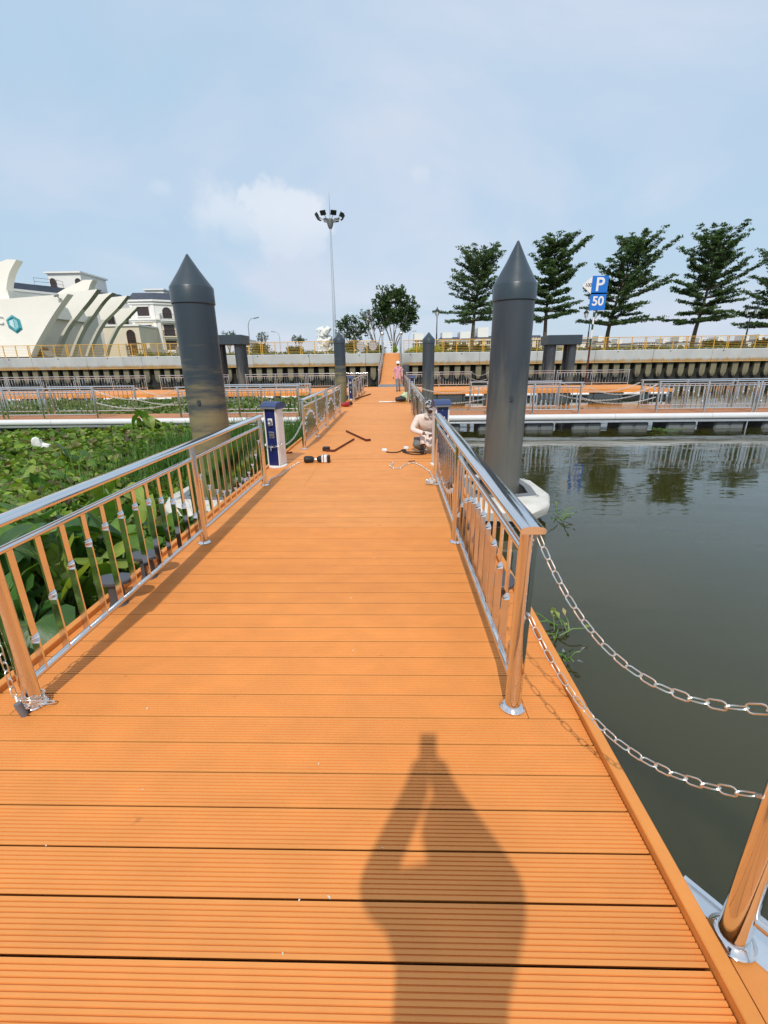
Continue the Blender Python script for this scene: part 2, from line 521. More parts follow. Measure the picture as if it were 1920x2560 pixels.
def thing(name, label, cat, loc=(0, 0, 0), rotz=0.0, group=None):
    o = bpy.data.objects.new(name, None)
    COL.objects.link(o)
    o.empty_display_size = 0.1
    o.location = loc
    o.rotation_euler = (0, 0, rotz)
    return tag(o, label, cat, group)
def struct(name, mb, m, smooth=None):
    return tag(mb.build(name, m, smooth=smooth), kind='structure')
def copy_tree(o, parent=None):
    c = o.copy()
    COL.objects.link(c)
    c.parent = parent
    for ch in list(o.children):
        copy_tree(ch, c)
    return c
def text_mesh(body, size, depth, m, name, bold=0.0, align='CENTER'):
    cu = bpy.data.curves.new(name, 'FONT')
    cu.body = body; cu.size = size; cu.extrude = depth; cu.offset = bold
    cu.align_x = align; cu.align_y = 'CENTER'
    o = bpy.data.objects.new(name, cu)
    COL.objects.link(o)
    dg = bpy.context.evaluated_depsgraph_get()
    me = bpy.data.meshes.new_from_object(o.evaluated_get(dg))
    bpy.data.objects.remove(o)
    me.materials.clear(); me.materials.append(m)
    # lying text -> standing, facing -Y
    me.transform(Matrix.Rotation(rad(90), 4, 'X'))
    return me
def leaf_mesh(name, V, F, C, m):
    """V (n,3), F (k,4 or 3), C per-face colours"""
    V = np.asarray(V, dtype=np.float32); F = np.asarray(F, dtype=np.int32)
    me = bpy.data.meshes.new(name)
    nv, nf, k = len(V), len(F), F.shape[1]
    me.vertices.add(nv); me.vertices.foreach_set('co', V.ravel())
    me.loops.add(nf * k); me.loops.foreach_set('vertex_index', F.ravel())
    me.polygons.add(nf)
    me.polygons.foreach_set('loop_start', np.arange(0, nf * k, k, dtype=np.int32))
    me.polygons.foreach_set('loop_total', np.full(nf, k, dtype=np.int32))
    me.update(calc_edges=True)
    at = me.attributes.new('leafcol', 'FLOAT_COLOR', 'FACE')
    c4 = np.ones((nf, 4), dtype=np.float32); c4[:, :3] = C
    at.data.foreach_set('color', c4.ravel())
    me.materials.append(m)
    return me

# ------------------------------------------------------------------ water, land
Z_W = -0.5
mb = MB(); mb.quad((-1600, -1500, Z_W), (1600, -1500, Z_W), (1600, 50.2, Z_W), (-1600, 50.2, Z_W))
struct('river_water', mb, m_water)
WALL_Y, WALL_Z = 49.8, 2.55
mb = MB(); mb.quad((-1600, WALL_Y + 0.9, WALL_Z - 0.03), (1600, WALL_Y + 0.9, WALL_Z - 0.03), (1600, 58, WALL_Z - 0.03), (-1600, 58, WALL_Z - 0.03))
struct('promenade_paving', mb, m_pave)
mb = MB(); mb.quad((-1600, 58, WALL_Z - 0.05), (1600, 58, WALL_Z - 0.05), (1600, 2600, WALL_Z - 0.05), (-1600, 2600, WALL_Z - 0.05))
struct('ground', mb, m_ground)

# ------------------------------------------------------------------ river wall with its concrete cap and sheet piles
m_cap = mat('cap_concrete', (0.50, 0.51, 0.49), 0.85, vary=0.11, vscale=0.8, bump=0.08, bscale=6, col2=(0.36, 0.37, 0.35), c2scale=0.7, c2lo=0.52, c2hi=0.8,
            stretch=(1, 1, 0.45), zmud=(1.28, 1.92, (0.50, 0.285, 0.085), 0.95))
wall = thing('river_wall', 'long concrete river wall with a stained cap over upright sheet piles', 'wall', (0, WALL_Y, 0))
random.seed(3)
cap_prof = [(-0.02, 1.30), (0.0, 1.36), (-0.05, 1.62), (-0.05, 2.50), (0.0, 2.55), (0.9, 2.55), (0.9, 1.30)]
me = MB().prism([(a, b) for a, b in cap_prof], 0, 5.97, 'x').mesh('cap_segment', m_cap)
for k in range(-10, 11):
    link('cap_segment', me, wall, (k * 6.0 - 3.0, random.uniform(-0.012, 0.012), 0))
hole = MB().cyl((0, 0.0, 0), (0, -0.085, 0), 0.06, n=10).mesh('drain_hole', m_dark)
for k in range(-8, 9):
    link('drain_hole', hole, wall, (k * 5.4 + 1.7, 0.02, 2.38))
rib = MB().prism([(-0.29, 1.302), (-0.29, 0.25), (-0.14, -0.15), (0.14, -0.15), (0.29, 0.25), (0.29, 1.302)], 0.22, 0.62, 'y').mesh('sheet_pile', m_sheet)
for k in range(-46, 47):
    link('sheet_pile', rib, wall, (k * 1.12 + random.uniform(-0.03, 0.03), random.uniform(0, 0.03), 0))
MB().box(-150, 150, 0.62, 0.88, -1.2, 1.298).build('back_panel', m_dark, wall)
MB().box(-150, -63.2, -0.04, 0.88, 1.3, 2.55).build('cap_segment', m_cap, wall)
MB().box(62.9, 150, -0.04, 0.88, 1.3, 2.55).build('cap_segment', m_cap, wall)

def promenade_fence(x_start, sgn, n, label):
    t = thing('promenade_railing', label, 'railing', (x_start, WALL_Y + 0.25, WALL_Z))
    PW = 4.2
    post = MB()
    post.prism([(-0.03, 0), (0.03, 0), (0.0, 0.25), (-0.005, 0.6), (0.03, 1.22), (-0.03, 1.22), (-0.065, 0.6), (-0.06, 0.25)], -0.035, 0.035, 'x')
    pm = post.mesh('post', m_yellow)
    rail = MB().tube([(0.0, 0, 1.245), (PW - 0.02, 0, 1.245)], 0.034, 8).mesh('top_rail', m_yellow, 40)
    bars = [MB().tube([(0.1, -0.02, z), (PW - 0.1, -0.02, z)], 0.014, 5).mesh('bar', m_yellow) for z in (0.14, 0.30, 0.46, 0.62, 0.78, 0.94, 1.09)]
    for i in range(n):
        x = i * PW if sgn > 0 else -(i + 1) * PW
        for dx in (0.06, 1.42, 2.78, 4.10):
            link('post', pm, t, (x + dx, 0, 0))
        link('top_rail', rail, t, (x, 0, 0))
        for b in bars:
            link('bar', b, t, (x, 0, 0))
    return t
fl = promenade_fence(-1.45, -1, 12, 'yellow promenade railing running left from the gangway to the cream hall')
fr = promenade_fence(0.95, 1, 12, 'yellow promenade railing running right from the gangway past the layered trees')
for u in (901, 932):            # two pale octagonal plates hung on the railing
    p = gy(u, 865, WALL_Y + 0.21)
    poly = [(0.43 * math.cos(rad(22.5 + 45 * k)), 0.46 * math.sin(rad(22.5 + 45 * k))) for k in range(8)]
    o = MB().prism(poly, -0.02, 0.02, 'y').build('hanging_plate', mat('pale_lilac_plate', (0.52, 0.52, 0.56), 0.6), None, (p.x, WALL_Y + 0.29, p.z))
    tag(o, 'pale octagonal plate behind the yellow bars, ' + ('nearer the left mid pile' if u == 901 else 'nearer the gangway'), 'plate', 'octagonal plates on the promenade railing')

# ------------------------------------------------------------------ planked pontoons
PITCH_P, PW_P = 0.1537, 0.1462
X0, X1 = -2.07, 0.875
def plank_mesh(x0, x1, grooved, m=None, w=PW_P, nm='plank'):
    t = 0.024
    top = [(0.007, -t), (0.007, -0.0045), (0.0, -0.0022), (0.0006, 0.0)]
    if grooved:
        n = 9
        for k in range(n):
            c = w * (k + 1) / (n + 1)
            top += [(c - 0.0024, 0.0), (c - 0.0020, -0.0040), (c + 0.0020, -0.0040), (c + 0.0024, 0.0)]
    top += [(w - 0.0006, 0.0), (w, -0.0022), (w - 0.007, -0.0045), (w - 0.007, -t)]
    b = MB(); b.prism(top, x0, x1, 'x')
    return b.mesh(nm, m or m_plank)
PLK = plank_mesh(X0, X1, True)
PLAIN = plank_mesh(X0, X1, False)
_cut = {}
def plank_cut(x0, x1, g):
    if (x0, x1, g) not in _cut:
        _cut[(x0, x1, g)] = plank_mesh(x0, x1, g)
    return _cut[(x0, x1, g)]
Y_REF = 1.872
def pontoon(label, y0, y1, cuts=()):
    t = thing('pontoon', label, 'pontoon', (0, y0, 0), 0, 'planked pontoons of the main pier')
    y = y0
    rnd = random.Random(int(y0 * 10))
    while y + PITCH_P <= y1 + 0.01:
        g = y < 4.3
        cs = [c for c in cuts if y < c[1] and y + PITCH_P > c[0]]
        dz = rnd.uniform(-0.0012, 0.0)
        if cs:
            xs = [X0] + sorted(c[2] for c in cs) + [X1]
            for a, b in zip(xs, xs[1:]):
                link('plank', plank_cut(round(a + (0.0015 if a > X0 else 0), 4), round(b - (0.0015 if b < X1 else 0), 4), g), t, (0, y - y0, dz + rnd.uniform(-0.0008, 0)))
        else:
            link('plank', PLK if g else PLAIN, t, (rnd.uniform(-0.001, 0.001), y - y0, dz))
        y += PITCH_P
    L = y1 - y0
    n = max(1, round(L / 2.9))
    for i in range(n):
        a, b = L * i / n + 0.001, L * (i + 1) / n - 0.001
        for x0, x1 in ((X1 + 0.004, X1 + 0.052), (X0 - 0.052, X0 - 0.004)):
            bb = MB(); bb.prism([(x0, -0.14), (x1, -0.14), (x1, 0.030), (x1 - 0.004, 0.034), (x0 + 0.004, 0.034), (x0, 0.030)], a, b, 'y')
            bb.build('edge_board', m_trim, t)
    MB().box(X0 - 0.002, X1 + 0.002, 0.0, L - 0.01, -0.20, -0.034).build('underframe', m_gap, t)
    fm = MB().bbox(-0.5, 0.5, 0, 1.0, -0.75, -0.215, 0.06).mesh('float', m_float)
    k = 0.25
    while k + 1.0 < L:
        for x in (-1.5, 0.32):
            link('float', fm, t, (x, k, 0))
        k += 1.5
    return t
yA0 = Y_REF - 16 * PITCH_P
yA1 = Y_REF + 36 * PITCH_P
pontoon('nearest orange planked pontoon, the one the photographer stands on', yA0, yA1,
        cuts=((1.75, 1.76, -1.90), (1.75, 1.76, 0.635), (3.93, 3.94, -1.90), (3.93, 3.94, 0.64), (6.05, 6.95, -1.27)))
pontoon('second orange planked pontoon beyond the pedestals with tools lying on it', yA1 + 0.40, 19.05, cuts=((8.9, 9.7, -1.42),))
pontoon('farthest orange planked pontoon, in front of the gangway', 19.10, 32.5)
# bridging boards over the joint between the first two pontoons
jt = thing('joint_cover', 'orange boards bridging the joint between the first two pontoons', 'joint cover', (0, yA1, 0))
jm = plank_mesh(X0, X1, False, None, 0.118)
for k in range(3):
    link('plank', jm, jt, (0, 0.018 + k * 0.127, -0.004 + 0.003 * (k == 1)))
MB().box(X0, X1, 0.002, 0.39, -0.2, -0.034).build('underframe', m_gap, jt)

# corner piece at the near right with a slanting aluminium edge
gs = thing('corner_pontoon', 'triangular corner pontoon with a slanting aluminium edge at the near right', 'pontoon', (0.945, 0, 0))
gx = lambda y: max(0.02, 0.0 + (1.02 - y) * 0.72)      # slanting edge, local x
for k in range(5):                                        # planks run along the pier
    xa, xb = 0.006 + k * PITCH_P, 0.006 + k * PITCH_P + PW_P
    ya, yb = 1.02 - xa / 0.72 - 0.10, 1.02 - xb / 0.72 - 0.10
    b = MB(); b.add([(xa, -1.2, -0.03), (xb, -1.2, -0.03), (xb, yb, -0.03), (xa, ya, -0.03), (xa, -1.2, -0.006), (xb, -1.2, -0.006), (xb, yb, -0.006), (xa, ya, -0.006)],
                    [(3, 2, 1, 0), (4, 5, 6, 7), (0, 1, 5, 4), (1, 2, 6, 5), (2, 3, 7, 6), (3, 0, 4, 7)])
    b.build('plank', m_plank, gs)
ed = Vector((0.585, -0.811, 0)); en = Vector((0.811, 0.585, 0))
E0 = Vector((0.0, 1.03, 0))
prof = [(-0.055, -0.16), (0.02, -0.16), (0.034, -0.12), (0.034, -0.03), (0.02, -0.012), (0.005, -0.012), (0.002, -0.020), (-0.014, -0.020), (-0.018, -0.012), (-0.055, -0.012)]
b = MB(); vs = []
for s_ in (0.0, 2.6):
    vs += [tuple(E0 + ed * s_ + en * p + Vector((0, 0, z))) for p, z in prof]
n = len(prof)
b.add(vs, [tuple(range(n)), tuple(range(2 * n - 1, n - 1, -1))] + [(i, n + i, n + (i + 1) % n, (i + 1) % n) for i in range(n)])
b.build('edge_profile', m_alu, gs)
b = MB(); b.obox(E0 + ed * 0.23 + en * -0.012 + Vector((0, 0, -0.006)), ed * 0.115, en * 0.058, (0, 0, 0.004)); b.build('base_plate', m_alu, gs)
for q in (-0.085, 0.085):
    b = MB(); c = E0 + ed * (0.23 + q) + en * -0.03
    b.cyl(c + Vector((0, 0, -0.002)), c + Vector((0, 0, 0.008)), 0.012, n=6); b.build('bolt', m_steel_rough, gs)
MB().box(0.0, 1.9, -1.2, -0.4, -0.2, -0.034).build('underframe', m_gap, gs)

# ------------------------------------------------------------------ stainless railings
post_me = MB().tube([(0, 0, 0.0), (0, 0, 0.945)], 0.038, 20).mesh('post', m_steel, 40)
flange_me = MB().lathe([(0.060, 0.0), (0.061, 0.006), (0.056, 0.010), (0.055, 0.012), (0.049, 0.016), (0.047, 0.019), (0.0385, 0.024)], 24).mesh('base_flange', m_steel, 40)
post_far = MB().tube([(0, 0, 0.0), (0, 0, 0.945)], 0.036, 10).mesh('post', m_steel, 50)
_hr = [(-0.048, 0.935), (-0.052, 0.942), (-0.052, 0.952), (-0.047, 0.961), (-0.036, 0.966), (0, 0.970), (0.036, 0.966), (0.047, 0.961), (0.052, 0.952), (0.052, 0.942), (0.048, 0.935)]
_bal = {}
def bal_mesh(fr, flip):
    k = (round(fr * 40), flip)
    if k in _bal:
        return _bal[k]
    z0, z1 = 0.140, 0.802
    h = z0 + (z1 - z0) * fr
    h = min(max(h, z0 + 0.06), z1 - 0.06)
    zs = [z0, h - 0.026, h - 0.012, h, h + 0.012, h + 0.026, z1]
    an = [0, 0, 22, 45, 68, 90, 90]
    vs, fs = [], []
    for z, a in zip(zs, an):
        a = rad(a + (90 if not flip else 0))
        u = Vector((math.cos(a), math.sin(a), 0)) * 0.0190
        w = Vector((-math.sin(a), math.cos(a), 0)) * 0.0055
        for su, sw in ((-1, -1), (1, -1), (1, 1), (-1, 1)):
            vs.append(u * su + w * sw + Vector((0, 0, z)))
    for i in range(len(zs) - 1):
        for q in range(4):
            fs.append((i * 4 + q, i * 4 + (q + 1) % 4, i * 4 + 4 + (q + 1) % 4, i * 4 + 4 + q))
    _bal[k] = MB().add(vs, fs).mesh('baluster', m_steel)
    return _bal[k]
_rails = {}
def rail_unit(panels, nb, joined=False, near=True):
    """stainless railing along local +x; panels = list of lengths, twist heights rise and fall in a wave"""
    key = (tuple(panels), nb, joined, near)
    if key in _rails:
        return copy_tree(_rails[key])
    t = thing('railing', '-', 'railing')
    _rails[key] = t
    x = 0.0
    xs = [0.0]
    for p in panels:
        xs.append(xs[-1] + p)
    for q in xs:
        po = link('post', post_me if near else post_far, t, (q, 0, 0))
        if near:
            link('base_flange', flange_me, po)
    L = xs[-1]
    MB().prism([(a, b) for a, b in _hr], -0.055, L + 0.055, 'x').build('handrail', m_steel, t, smooth=50)
    jb = MB()
    for i, p in enumerate(panels):
        a, b = xs[i] + 0.034, xs[i + 1] - 0.034
        MB().tube([(a, 0, 0.815), (b, 0, 0.815)], 0.019, 12 if near else 6).build('mid_rail', m_steel, t, smooth=50)
        MB().tube([(a, 0, 0.130), (b, 0, 0.130)], 0.019, 12 if near else 6).build('bottom_rail', m_steel, t, smooth=50)
        for k in range(nb):
            s = (k + 0.5) / nb
            f = 0.82 * max(0.0, 1 - (2 * s - 1) ** 2) ** 0.62
            f = max(f, 0.16)
            flip = i % 2 == 1
            if flip:
                f = 1 - f
            px = xs[i] + p * (k + 0.62) / (nb + 0.24)
            bm_ = bal_mesh(f, flip)
            if joined:
                jb.add([(v.co.x + px, v.co.y, v.co.z) for v in bm_.vertices], [tuple(pp.vertices) for pp in bm_.polygons])
            else:
                link('baluster', bm_, t, (px, 0, 0))
    if joined:
        o = jb.build('baluster', m_steel, t); o['kind'] = 'stuff'
    return t
def rail(label, x, y, rotz, panels, nb, group, joined=False, near=True):
    t = rail_unit(panels, nb, joined, near)
    t.location = (x, y, 0); t.rotation_euler = (0, 0, rad(rotz))
    tag(t, label, 'railing', group)
    return t
GM = 'stainless railings along the main pier'
XL, XR = -1.83, 0.575
rail('nearest left stainless railing, a chain hanging beside its end post', XL, 1.79, 90, [2.13, 2.11], 12, GM)
rail('nearest right stainless railing, two chains hooked to its end post', XR, 1.79, 90, [2.13, 2.11], 12, GM)
rail('left stainless railing just past the left service pedestal', XL + 0.03, 8.80, 90, [1.56, 1.56], 11, GM)
rail('right stainless railing behind the squatting worker', XR + 0.0, 8.60, 90, [1.66, 1.66], 11, GM)
rail('left stainless railing ending just before the left jetty arm', XL + 0.03, 12.08, 90, [1.5, 1.5], 10, GM, near=False)
rail('right stainless railing ending just before the right jetty arm', XR, 12.08, 90, [1.5, 1.5], 10, GM, near=False)
rail('left stainless railing past the jetty arm, beside the left far pedestal', XL + 0.04, 19.9, 90, [1.55, 1.55], 10, GM, near=False)
rail('right stainless railing past the jetty arm, beside the right far pedestal', XR, 18.6, 90, [1.55, 1.55], 10, GM, near=False)
rail('farthest left stainless railing on the main pier', XL + 0.04, 23.2, 90, [1.7, 1.7], 10, GM, joined=True, near=False)
rail('farthest right stainless railing on the main pier', XR, 21.9, 90, [1.9, 1.9], 10, GM, joined=True, near=False)
_gr = rail('stainless railing on the near right corner pontoon', 0.985, 0.865, -54.2, [0.95], 3, GM)

# ------------------------------------------------------------------ jetty arms
ARM_Y, ARM_W = 14.45, 1.45
arm_plank_me = MB().prism([(0, -0.024), (0, -0.003), (0.003, 0), (PW_P - 0.003, 0), (PW_P, -0.003), (PW_P, -0.024)], 0.03, ARM_W - 0.03, 'y').mesh('plank', m_arm_plank)
fender_me = MB().prism([(0.03, -0.195), (-0.05, -0.185), (-0.085, -0.14), (-0.09, -0.09), (-0.07, -0.03), (-0.03, -0.006), (0.026, -0.004)], 0.004, 2.996, 'x').mesh('fender', m_fender, 50)
strip_me = MB().prism([(0.03, -0.265), (-0.045, -0.265), (-0.045, -0.235), (-0.035, -0.228), (-0.045, -0.221), (-0.045, -0.199), (0.03, -0.199)], 0.002, 2.998, 'x').mesh('edge_strip', m_alu)
def float_mesh(m):
    b = MB()
    b.bbox(0, 0.455, 0, 0.9, -0.80, -0.27, 0.05); b.bbox(0.463, 0.92, 0, 0.9, -0.80, -0.27, 0.05)
    b.box(0.44, 0.48, 0.03, 0.85, -0.78, -0.31)
    return b.mesh('float', m, 25)
float_me = float_mesh(m_float)
def arm(label, x0, x1, n_planks_from):
    t = thing('jetty_arm', label, 'jetty', (x0, ARM_Y, 0), 0, 'floating jetty arms beside the main pier')
    L = x1 - x0
    n = int(L / PITCH_P)
    far = MB()
    for k in range(n):
        xx = k * PITCH_P
        if abs(x0 + xx) < 15.5:
            link('plank', arm_plank_me, t, (xx, 0, 0))
        else:
            far.prism([(xx, -0.024), (xx, 0), (xx + PW_P, 0), (xx + PW_P, -0.024)], 0.03, ARM_W - 0.03, 'y')
    if far.v:
        o = far.build('plank', m_arm_plank, t); o['kind'] = 'stuff'
    for k in range(int(L / 3)):
        link('fender', fender_me, t, (k * 3.0, 0, 0))
        link('edge_strip', strip_me, t, (k * 3.0, 0, 0))
        f2 = link('fender', fender_me, t, ((k + 1) * 3.0, ARM_W, 0), math.pi)
    MB().box(0.0, L, 0.032, ARM_W - 0.03, -0.262, -0.026).build('underframe', m_gap, t)
    k = 0.25
    br = MB().box(-0.03, 0.0, -0.02, 0.02, -0.56, -0.262).mesh('bracket', m_alu)
    i = 0
    while k + 1 < L:
        link('float', float_me, t, (k, 0.08, 0))
        if i % 5 == 1:
            link('bracket', br, t, (k - 0.03 + 0.99, 0.05, 0))
        k += 1.5; i += 1
    return t
arm('right jetty arm with white fender tube over open water', 0.95, 0.95 + 30, 0)
arm('left jetty arm with white fender tube behind the water plants', -2.15 - 30, -2.15, 0)
GA = 'stainless railings on the jetty arms'
yn, yf = ARM_Y + 0.12, ARM_Y + ARM_W - 0.12
for lab, x, y, pn in (
    ('front railing on the right arm between the main pier and the first chain gap', 2.95, yn, [1.45, 1.45]),
    ('front railing on the right arm, first one right of the near pile', 8.27, yn, [1.49, 1.49]),
    ('front railing on the right arm, at the right picture edge', 11.37, yn, [1.49, 1.49]),
    ('rear railing on the right arm, partly behind the big right pile', 2.6, yf, [1.5, 1.5]),
    ('rear railing on the right arm, right of the chains', 8.36, yf, [1.5, 1.5]),
    ('rear railing on the right arm, at the right picture edge', 11.5, yf, [1.5, 1.5]),
    ('front railing on the left arm between the main pier and the near pile', -6.93, yn, [1.93, 1.93]),
    ('front railing on the left arm, left of the chain gap', -9.68 - 2.98, yn, [1.2, 1.78]),
    ('front railing on the left arm, at the left picture edge', -15.8, yn, [1.49, 1.49]),
    ('rear railing on the left arm, seen between pile and main pier', -6.3, yf, [1.7, 1.7]),
    ('rear railing on the left arm, left of the chain gap', -12.0, yf, [1.49, 1.49]),
    ('rear railing on the left arm, at the left picture edge', -15.2, yf, [1.49, 1.49])):
    rail(lab, x, y, 0, pn, 9, GA, near=False)

# far T-shaped landing stage
BY0, BY1 = 26.7, 31.9
def landing(label, x0, x1):
    t = thing('landing_stage', label, 'landing stage', (x0, BY0, 0), 0, 'landing stages under the river wall')
    L = x1 - x0
    n = int(L / 1.5)
    pm = MB().prism([(0.05, -0.03), (0.05, 0), (BY1 - BY0 - 0.02, 0), (BY1 - BY0 - 0.02, -0.03)], 0.002, 1.498, 'x').mesh('deck_panel', m_plank)
    fm = MB().prism([(0.0, -0.17), (-0.05, -0.17), (-0.05, 0.03), (0.0, 0.03)], 0.004, 1.496, 'x').mesh('fascia_board', m_trim)
    wm = MB().tube([(0.12, -0.12, -0.24), (1.15, -0.12, -0.24)], 0.075, 10).mesh('fender', m_white, 40)
    hm = MB().bbox(0.01, 1.49, 0.0, 1.2, -0.9, -0.18, 0.04).mesh('float', m_darkhull)
    for k in range(n):
        link('deck_panel', pm, t, (k * 1.5, 0, 0)); link('fascia_board', fm, t, (k * 1.5, 0, 0))
        link('float', hm, t, (k * 1.5, 0.02, 0)); link('float', hm, t, (k * 1.5, BY1 - BY0 - 1.3, 0))
        if k % 2 == 0 or k % 3 == 0:
            link('fender', wm, t, (k * 1.5, 0, 0))
    return t
landing('far right landing stage with an orange fascia and white fenders', 0.98, 16.1)
landing('far left landing stage with an orange fascia behind the plants', -2.2 - 36, -2.2)
GB = 'stainless railings on the landing stages'
for lab, x, pn in (
    ('far railing just right of the gangway foot', 0.85, [2.2, 2.15]),
    ('far railing behind the right portal, before the sign pole', 6.4, [2.2, 2.2]),
    ('far railing on the right stage crossing the sign pole', 11.0, [2.4, 2.4]),
    ('far railing just left of the gangway foot', -6.0, [1.95, 2.2]),
    ('far railing behind the left mid pile', -10.2, [2.05, 2.05]),
    ('far railing in front of the left portal', -16.2, [2.4, 2.4]),
    ('far railing under the villa', -22.0, [2.4, 2.4]),
    ('far railing under the ribbed cream hall, right half', -27.0, [2.4, 2.4]),
    ('far railing under the ribbed cream hall, left half', -31.9, [2.4, 2.4])):
    rail(lab, x, BY1 - 0.15, 0, pn, 12, GB, joined=True, near=False)

# ------------------------------------------------------------------ mooring piles
def pile(label, x, y, r, tip, cone, col, group, msh, n=48):
    t = thing('mooring_pile', label, 'mooring pile', (x, y, 0), 0, group)
    MB().lathe([(r, -3.0), (r, col - 0.4), (r, col + 0.05)], n).build('shaft', msh, t, smooth=40)
    rc = r * 1.055
    MB().lathe([(r * 0.99, col + 0.006), (rc - 0.004, col), (rc, col + 0.006), (rc, cone - 0.008), (rc - 0.006, cone + 0.004), (r * 0.5, cone + (tip - cone) * 0.51), (0.012, tip - 0.006), (0.002, tip)], n).build('pointed_cap', m_pile_clean, t, smooth=30)
    return t
GP = 'pointed mooring piles beside the main pier'
pl = pile('tall near left mooring pile, mud stained, rising out of the plants', -2.67, 6.45, 0.262, 2.98, 2.585, 2.38, GP, m_pile)
pr = pile('tall near right mooring pile, scuffed, standing in open water', 1.585, 6.5, 0.268, 3.07, 2.56, 2.36, GP, m_pile_r)
for lab, u, x in (('slim pointed pile left of the main pier, before the gangway', 850, -2.69), ('slim pointed pile right of the main pier, before the gangway', 1071, 1.6)):
    y = 21.9 if x < 0 else 21.0
    q = gy(u, 900, y)
    pile(lab, q.x, y, 0.262, gy(u, 830, y).z, gy(u, 848, y).z, gy(u, 859, y).z, GP, m_pile if x < 0 else m_pile_r, 24)
for sgn, t_ in ((-1, pl), (1, pr)):       # eye plates welded low on the shafts
    MB().box(-0.02, 0.02, -0.285, -0.25, 1.1, 1.16).build('eye_plate', m_pile_clean, t_)
# white guide floats round the near piles
def guide(label, x, y, sgn):
    t = thing('pile_guide', label, 'pile guide', (x, y, 0), 0, 'white guide floats round the near piles')
    e = -0.58
    outer = [(e, -1.02), (0.18, -1.06), (0.50, -0.74), (0.64, -0.32), (0.60, 0.40), (0.22, 0.82), (e, 0.86)]
    inner = [(-0.50, -0.50), (0.05, -0.50), (0.36, -0.42), (0.40, 0.0), (0.36, 0.42), (0.0, 0.48), (-0.50, 0.48)]
    n = 7
    def ring(o0, o1, za, zb, zc, mt, nm):
        b = MB(); vs = []
        cx, cy = 0.0, -0.05
        def sc(p, s):
            return (cx + (p[0] - cx) * s, cy + (p[1] - cy) * s) if p[0] > e + 0.01 else (p[0], cy + (p[1] - cy) * s)
        loops = [[(*p, za) for p in o1], [(*sc(p, 0.90), za) for p in o0], [(*sc(p, 0.965), za - 0.03) for p in o0], [(*p, zb) for p in o0], [(*sc(p, 0.97), zc) for p in o0], [(*p, zc) for p in o1]]
        for l in loops:
            vs += [(sgn * a, b_, c_) for a, b_, c_ in l]
        fs = []
        m_ = len(loops)
        for i in range(m_):
            for k in range(n - 1 + 1):
                k2 = (k + 1) % n
                i2 = (i + 1) % m_
                fs.append((i * n + k, i * n + k2, i2 * n + k2, i2 * n + k))
        b.add(vs, fs); b.build(nm, mt, t, smooth=45)
    ring(outer, inner, -0.17, -0.24, -0.36, m_ring, 'float_ring')
    ring([(p[0] * 0.86 if p[0] > e + 0.01 else p[0], p[1] * 0.86) for p in outer], inner, -0.362, -0.42, -0.62, m_darkhull, 'shade_skirt')  # added dark skirt standing in for the shadow below the ring
    def s2(p, s): return (p[0] * s, p[1] * s)
    b = MB(); vs = []
    lo = [(*s2(p, 0.86), -0.166) for p in inner]; li = [(*s2(p, 1.13), -0.166) for p in inner]
    lo2 = [(*s2(p, 0.86), -0.20) for p in inner]
    vs = [(sgn * a, b_, c_) for l in (li, lo, lo2) for a, b_, c_ in l]
    b.add(vs, [(i * n + k, i * n + (k + 1) % n, (i + 1) * n + (k + 1) % n, (i + 1) * n + k) for i in range(2) for k in range(n)])
    b.build('collar_plate', m_greyplate, t)
    for px, py in ((0.40, -0.52), (0.46, 0.40), (-0.2, -0.56)):
        MB().lathe([(0.02, 0), (0.02, 0.012), (0.012, 0.016)], 8).build('bolt', m_steel_rough, t, (sgn * px, py, -0.164))
    return t
guide('white guide float round the near left pile', -2.67, 6.45, -1)
guide('white guide float round the near right pile', 1.585, 6.5, 1)
# twin-pile portals by the far stage
def portal(label, u0, u1, y, legs):
    zt, zb = gy((u0 + u1) / 2, 838, y).z, gy((u0 + u1) / 2, 862, y).z
    a, b_ = gy(u0, 850, y).x, gy(u1, 850, y).x
    t = thing('pile_portal', label, 'pile portal', ((a + b_) / 2, y, 0), 0, 'twin piles joined by a beam')
    w = (b_ - a) / 2
    MB().bbox(-w, w, -0.42, 1.3, zb, zt, 0.02).build('beam', m_pile_clean, t)
    for x in legs:
        for yy in (0.05, 0.85):
            MB().lathe([(0.29, -2.5), (0.29, zb + 0.02)], 24).build('leg', m_pile_r, t, (x * w, yy, 0), smooth=40)
    return t
portal('grey twin-pile portal right of the near right pile', 1366, 1450, 32.8, (-0.62, 0.60))
portal('grey twin-pile portal peeping out right of the near left pile', 520, 609, 32.8, (-0.55, 0.66))
q = gy(1011, 960, 33.6)
o = MB().lathe([(0.24, -2.0), (0.24, 1.45), (0.21, 1.47)], 20).build('steel_post', m_darkhull, None, (q.x + 0.1, 33.6, 0), smooth=40)
tag(o, 'short dark post beside the foot of the gangway', 'post')

# ------------------------------------------------------------------ gangway up to the promenade
gw = thing('gangway', 'orange planked gangway sloping up from the pier to the promenade', 'gangway', (-0.26, 33.0, 0))
GL = 17.3
gz1 = WALL_Z - 0.0
def gzz(y): return 0.10 + (gz1 + 0.02 - 0.10) * y / GL
b = MB(); b.obox((0, GL / 2, (gzz(0) + gzz(GL)) / 2 - 0.06), (0.80, 0, 0), (0, GL / 2, (gzz(GL) - gzz(0)) / 2), (0, 0, 0.06)); b.build('ramp_frame', m_darkhull, gw)
npl = 300 // 3
pmg = MB().prism([(0.0, 0.0), (0.0, 0.02), (GL / npl - 0.01, 0.02), (GL / npl - 0.01, 0.0)], -0.78, 0.78, 'x').mesh('plank', m_plank)
for k in range(npl):
    yy = k * GL / npl
    o = link('plank', pmg, gw, (0, yy, gzz(yy) + 0.004)); o.rotation_euler = (math.atan2(gzz(GL) - gzz(0), GL), 0, 0)
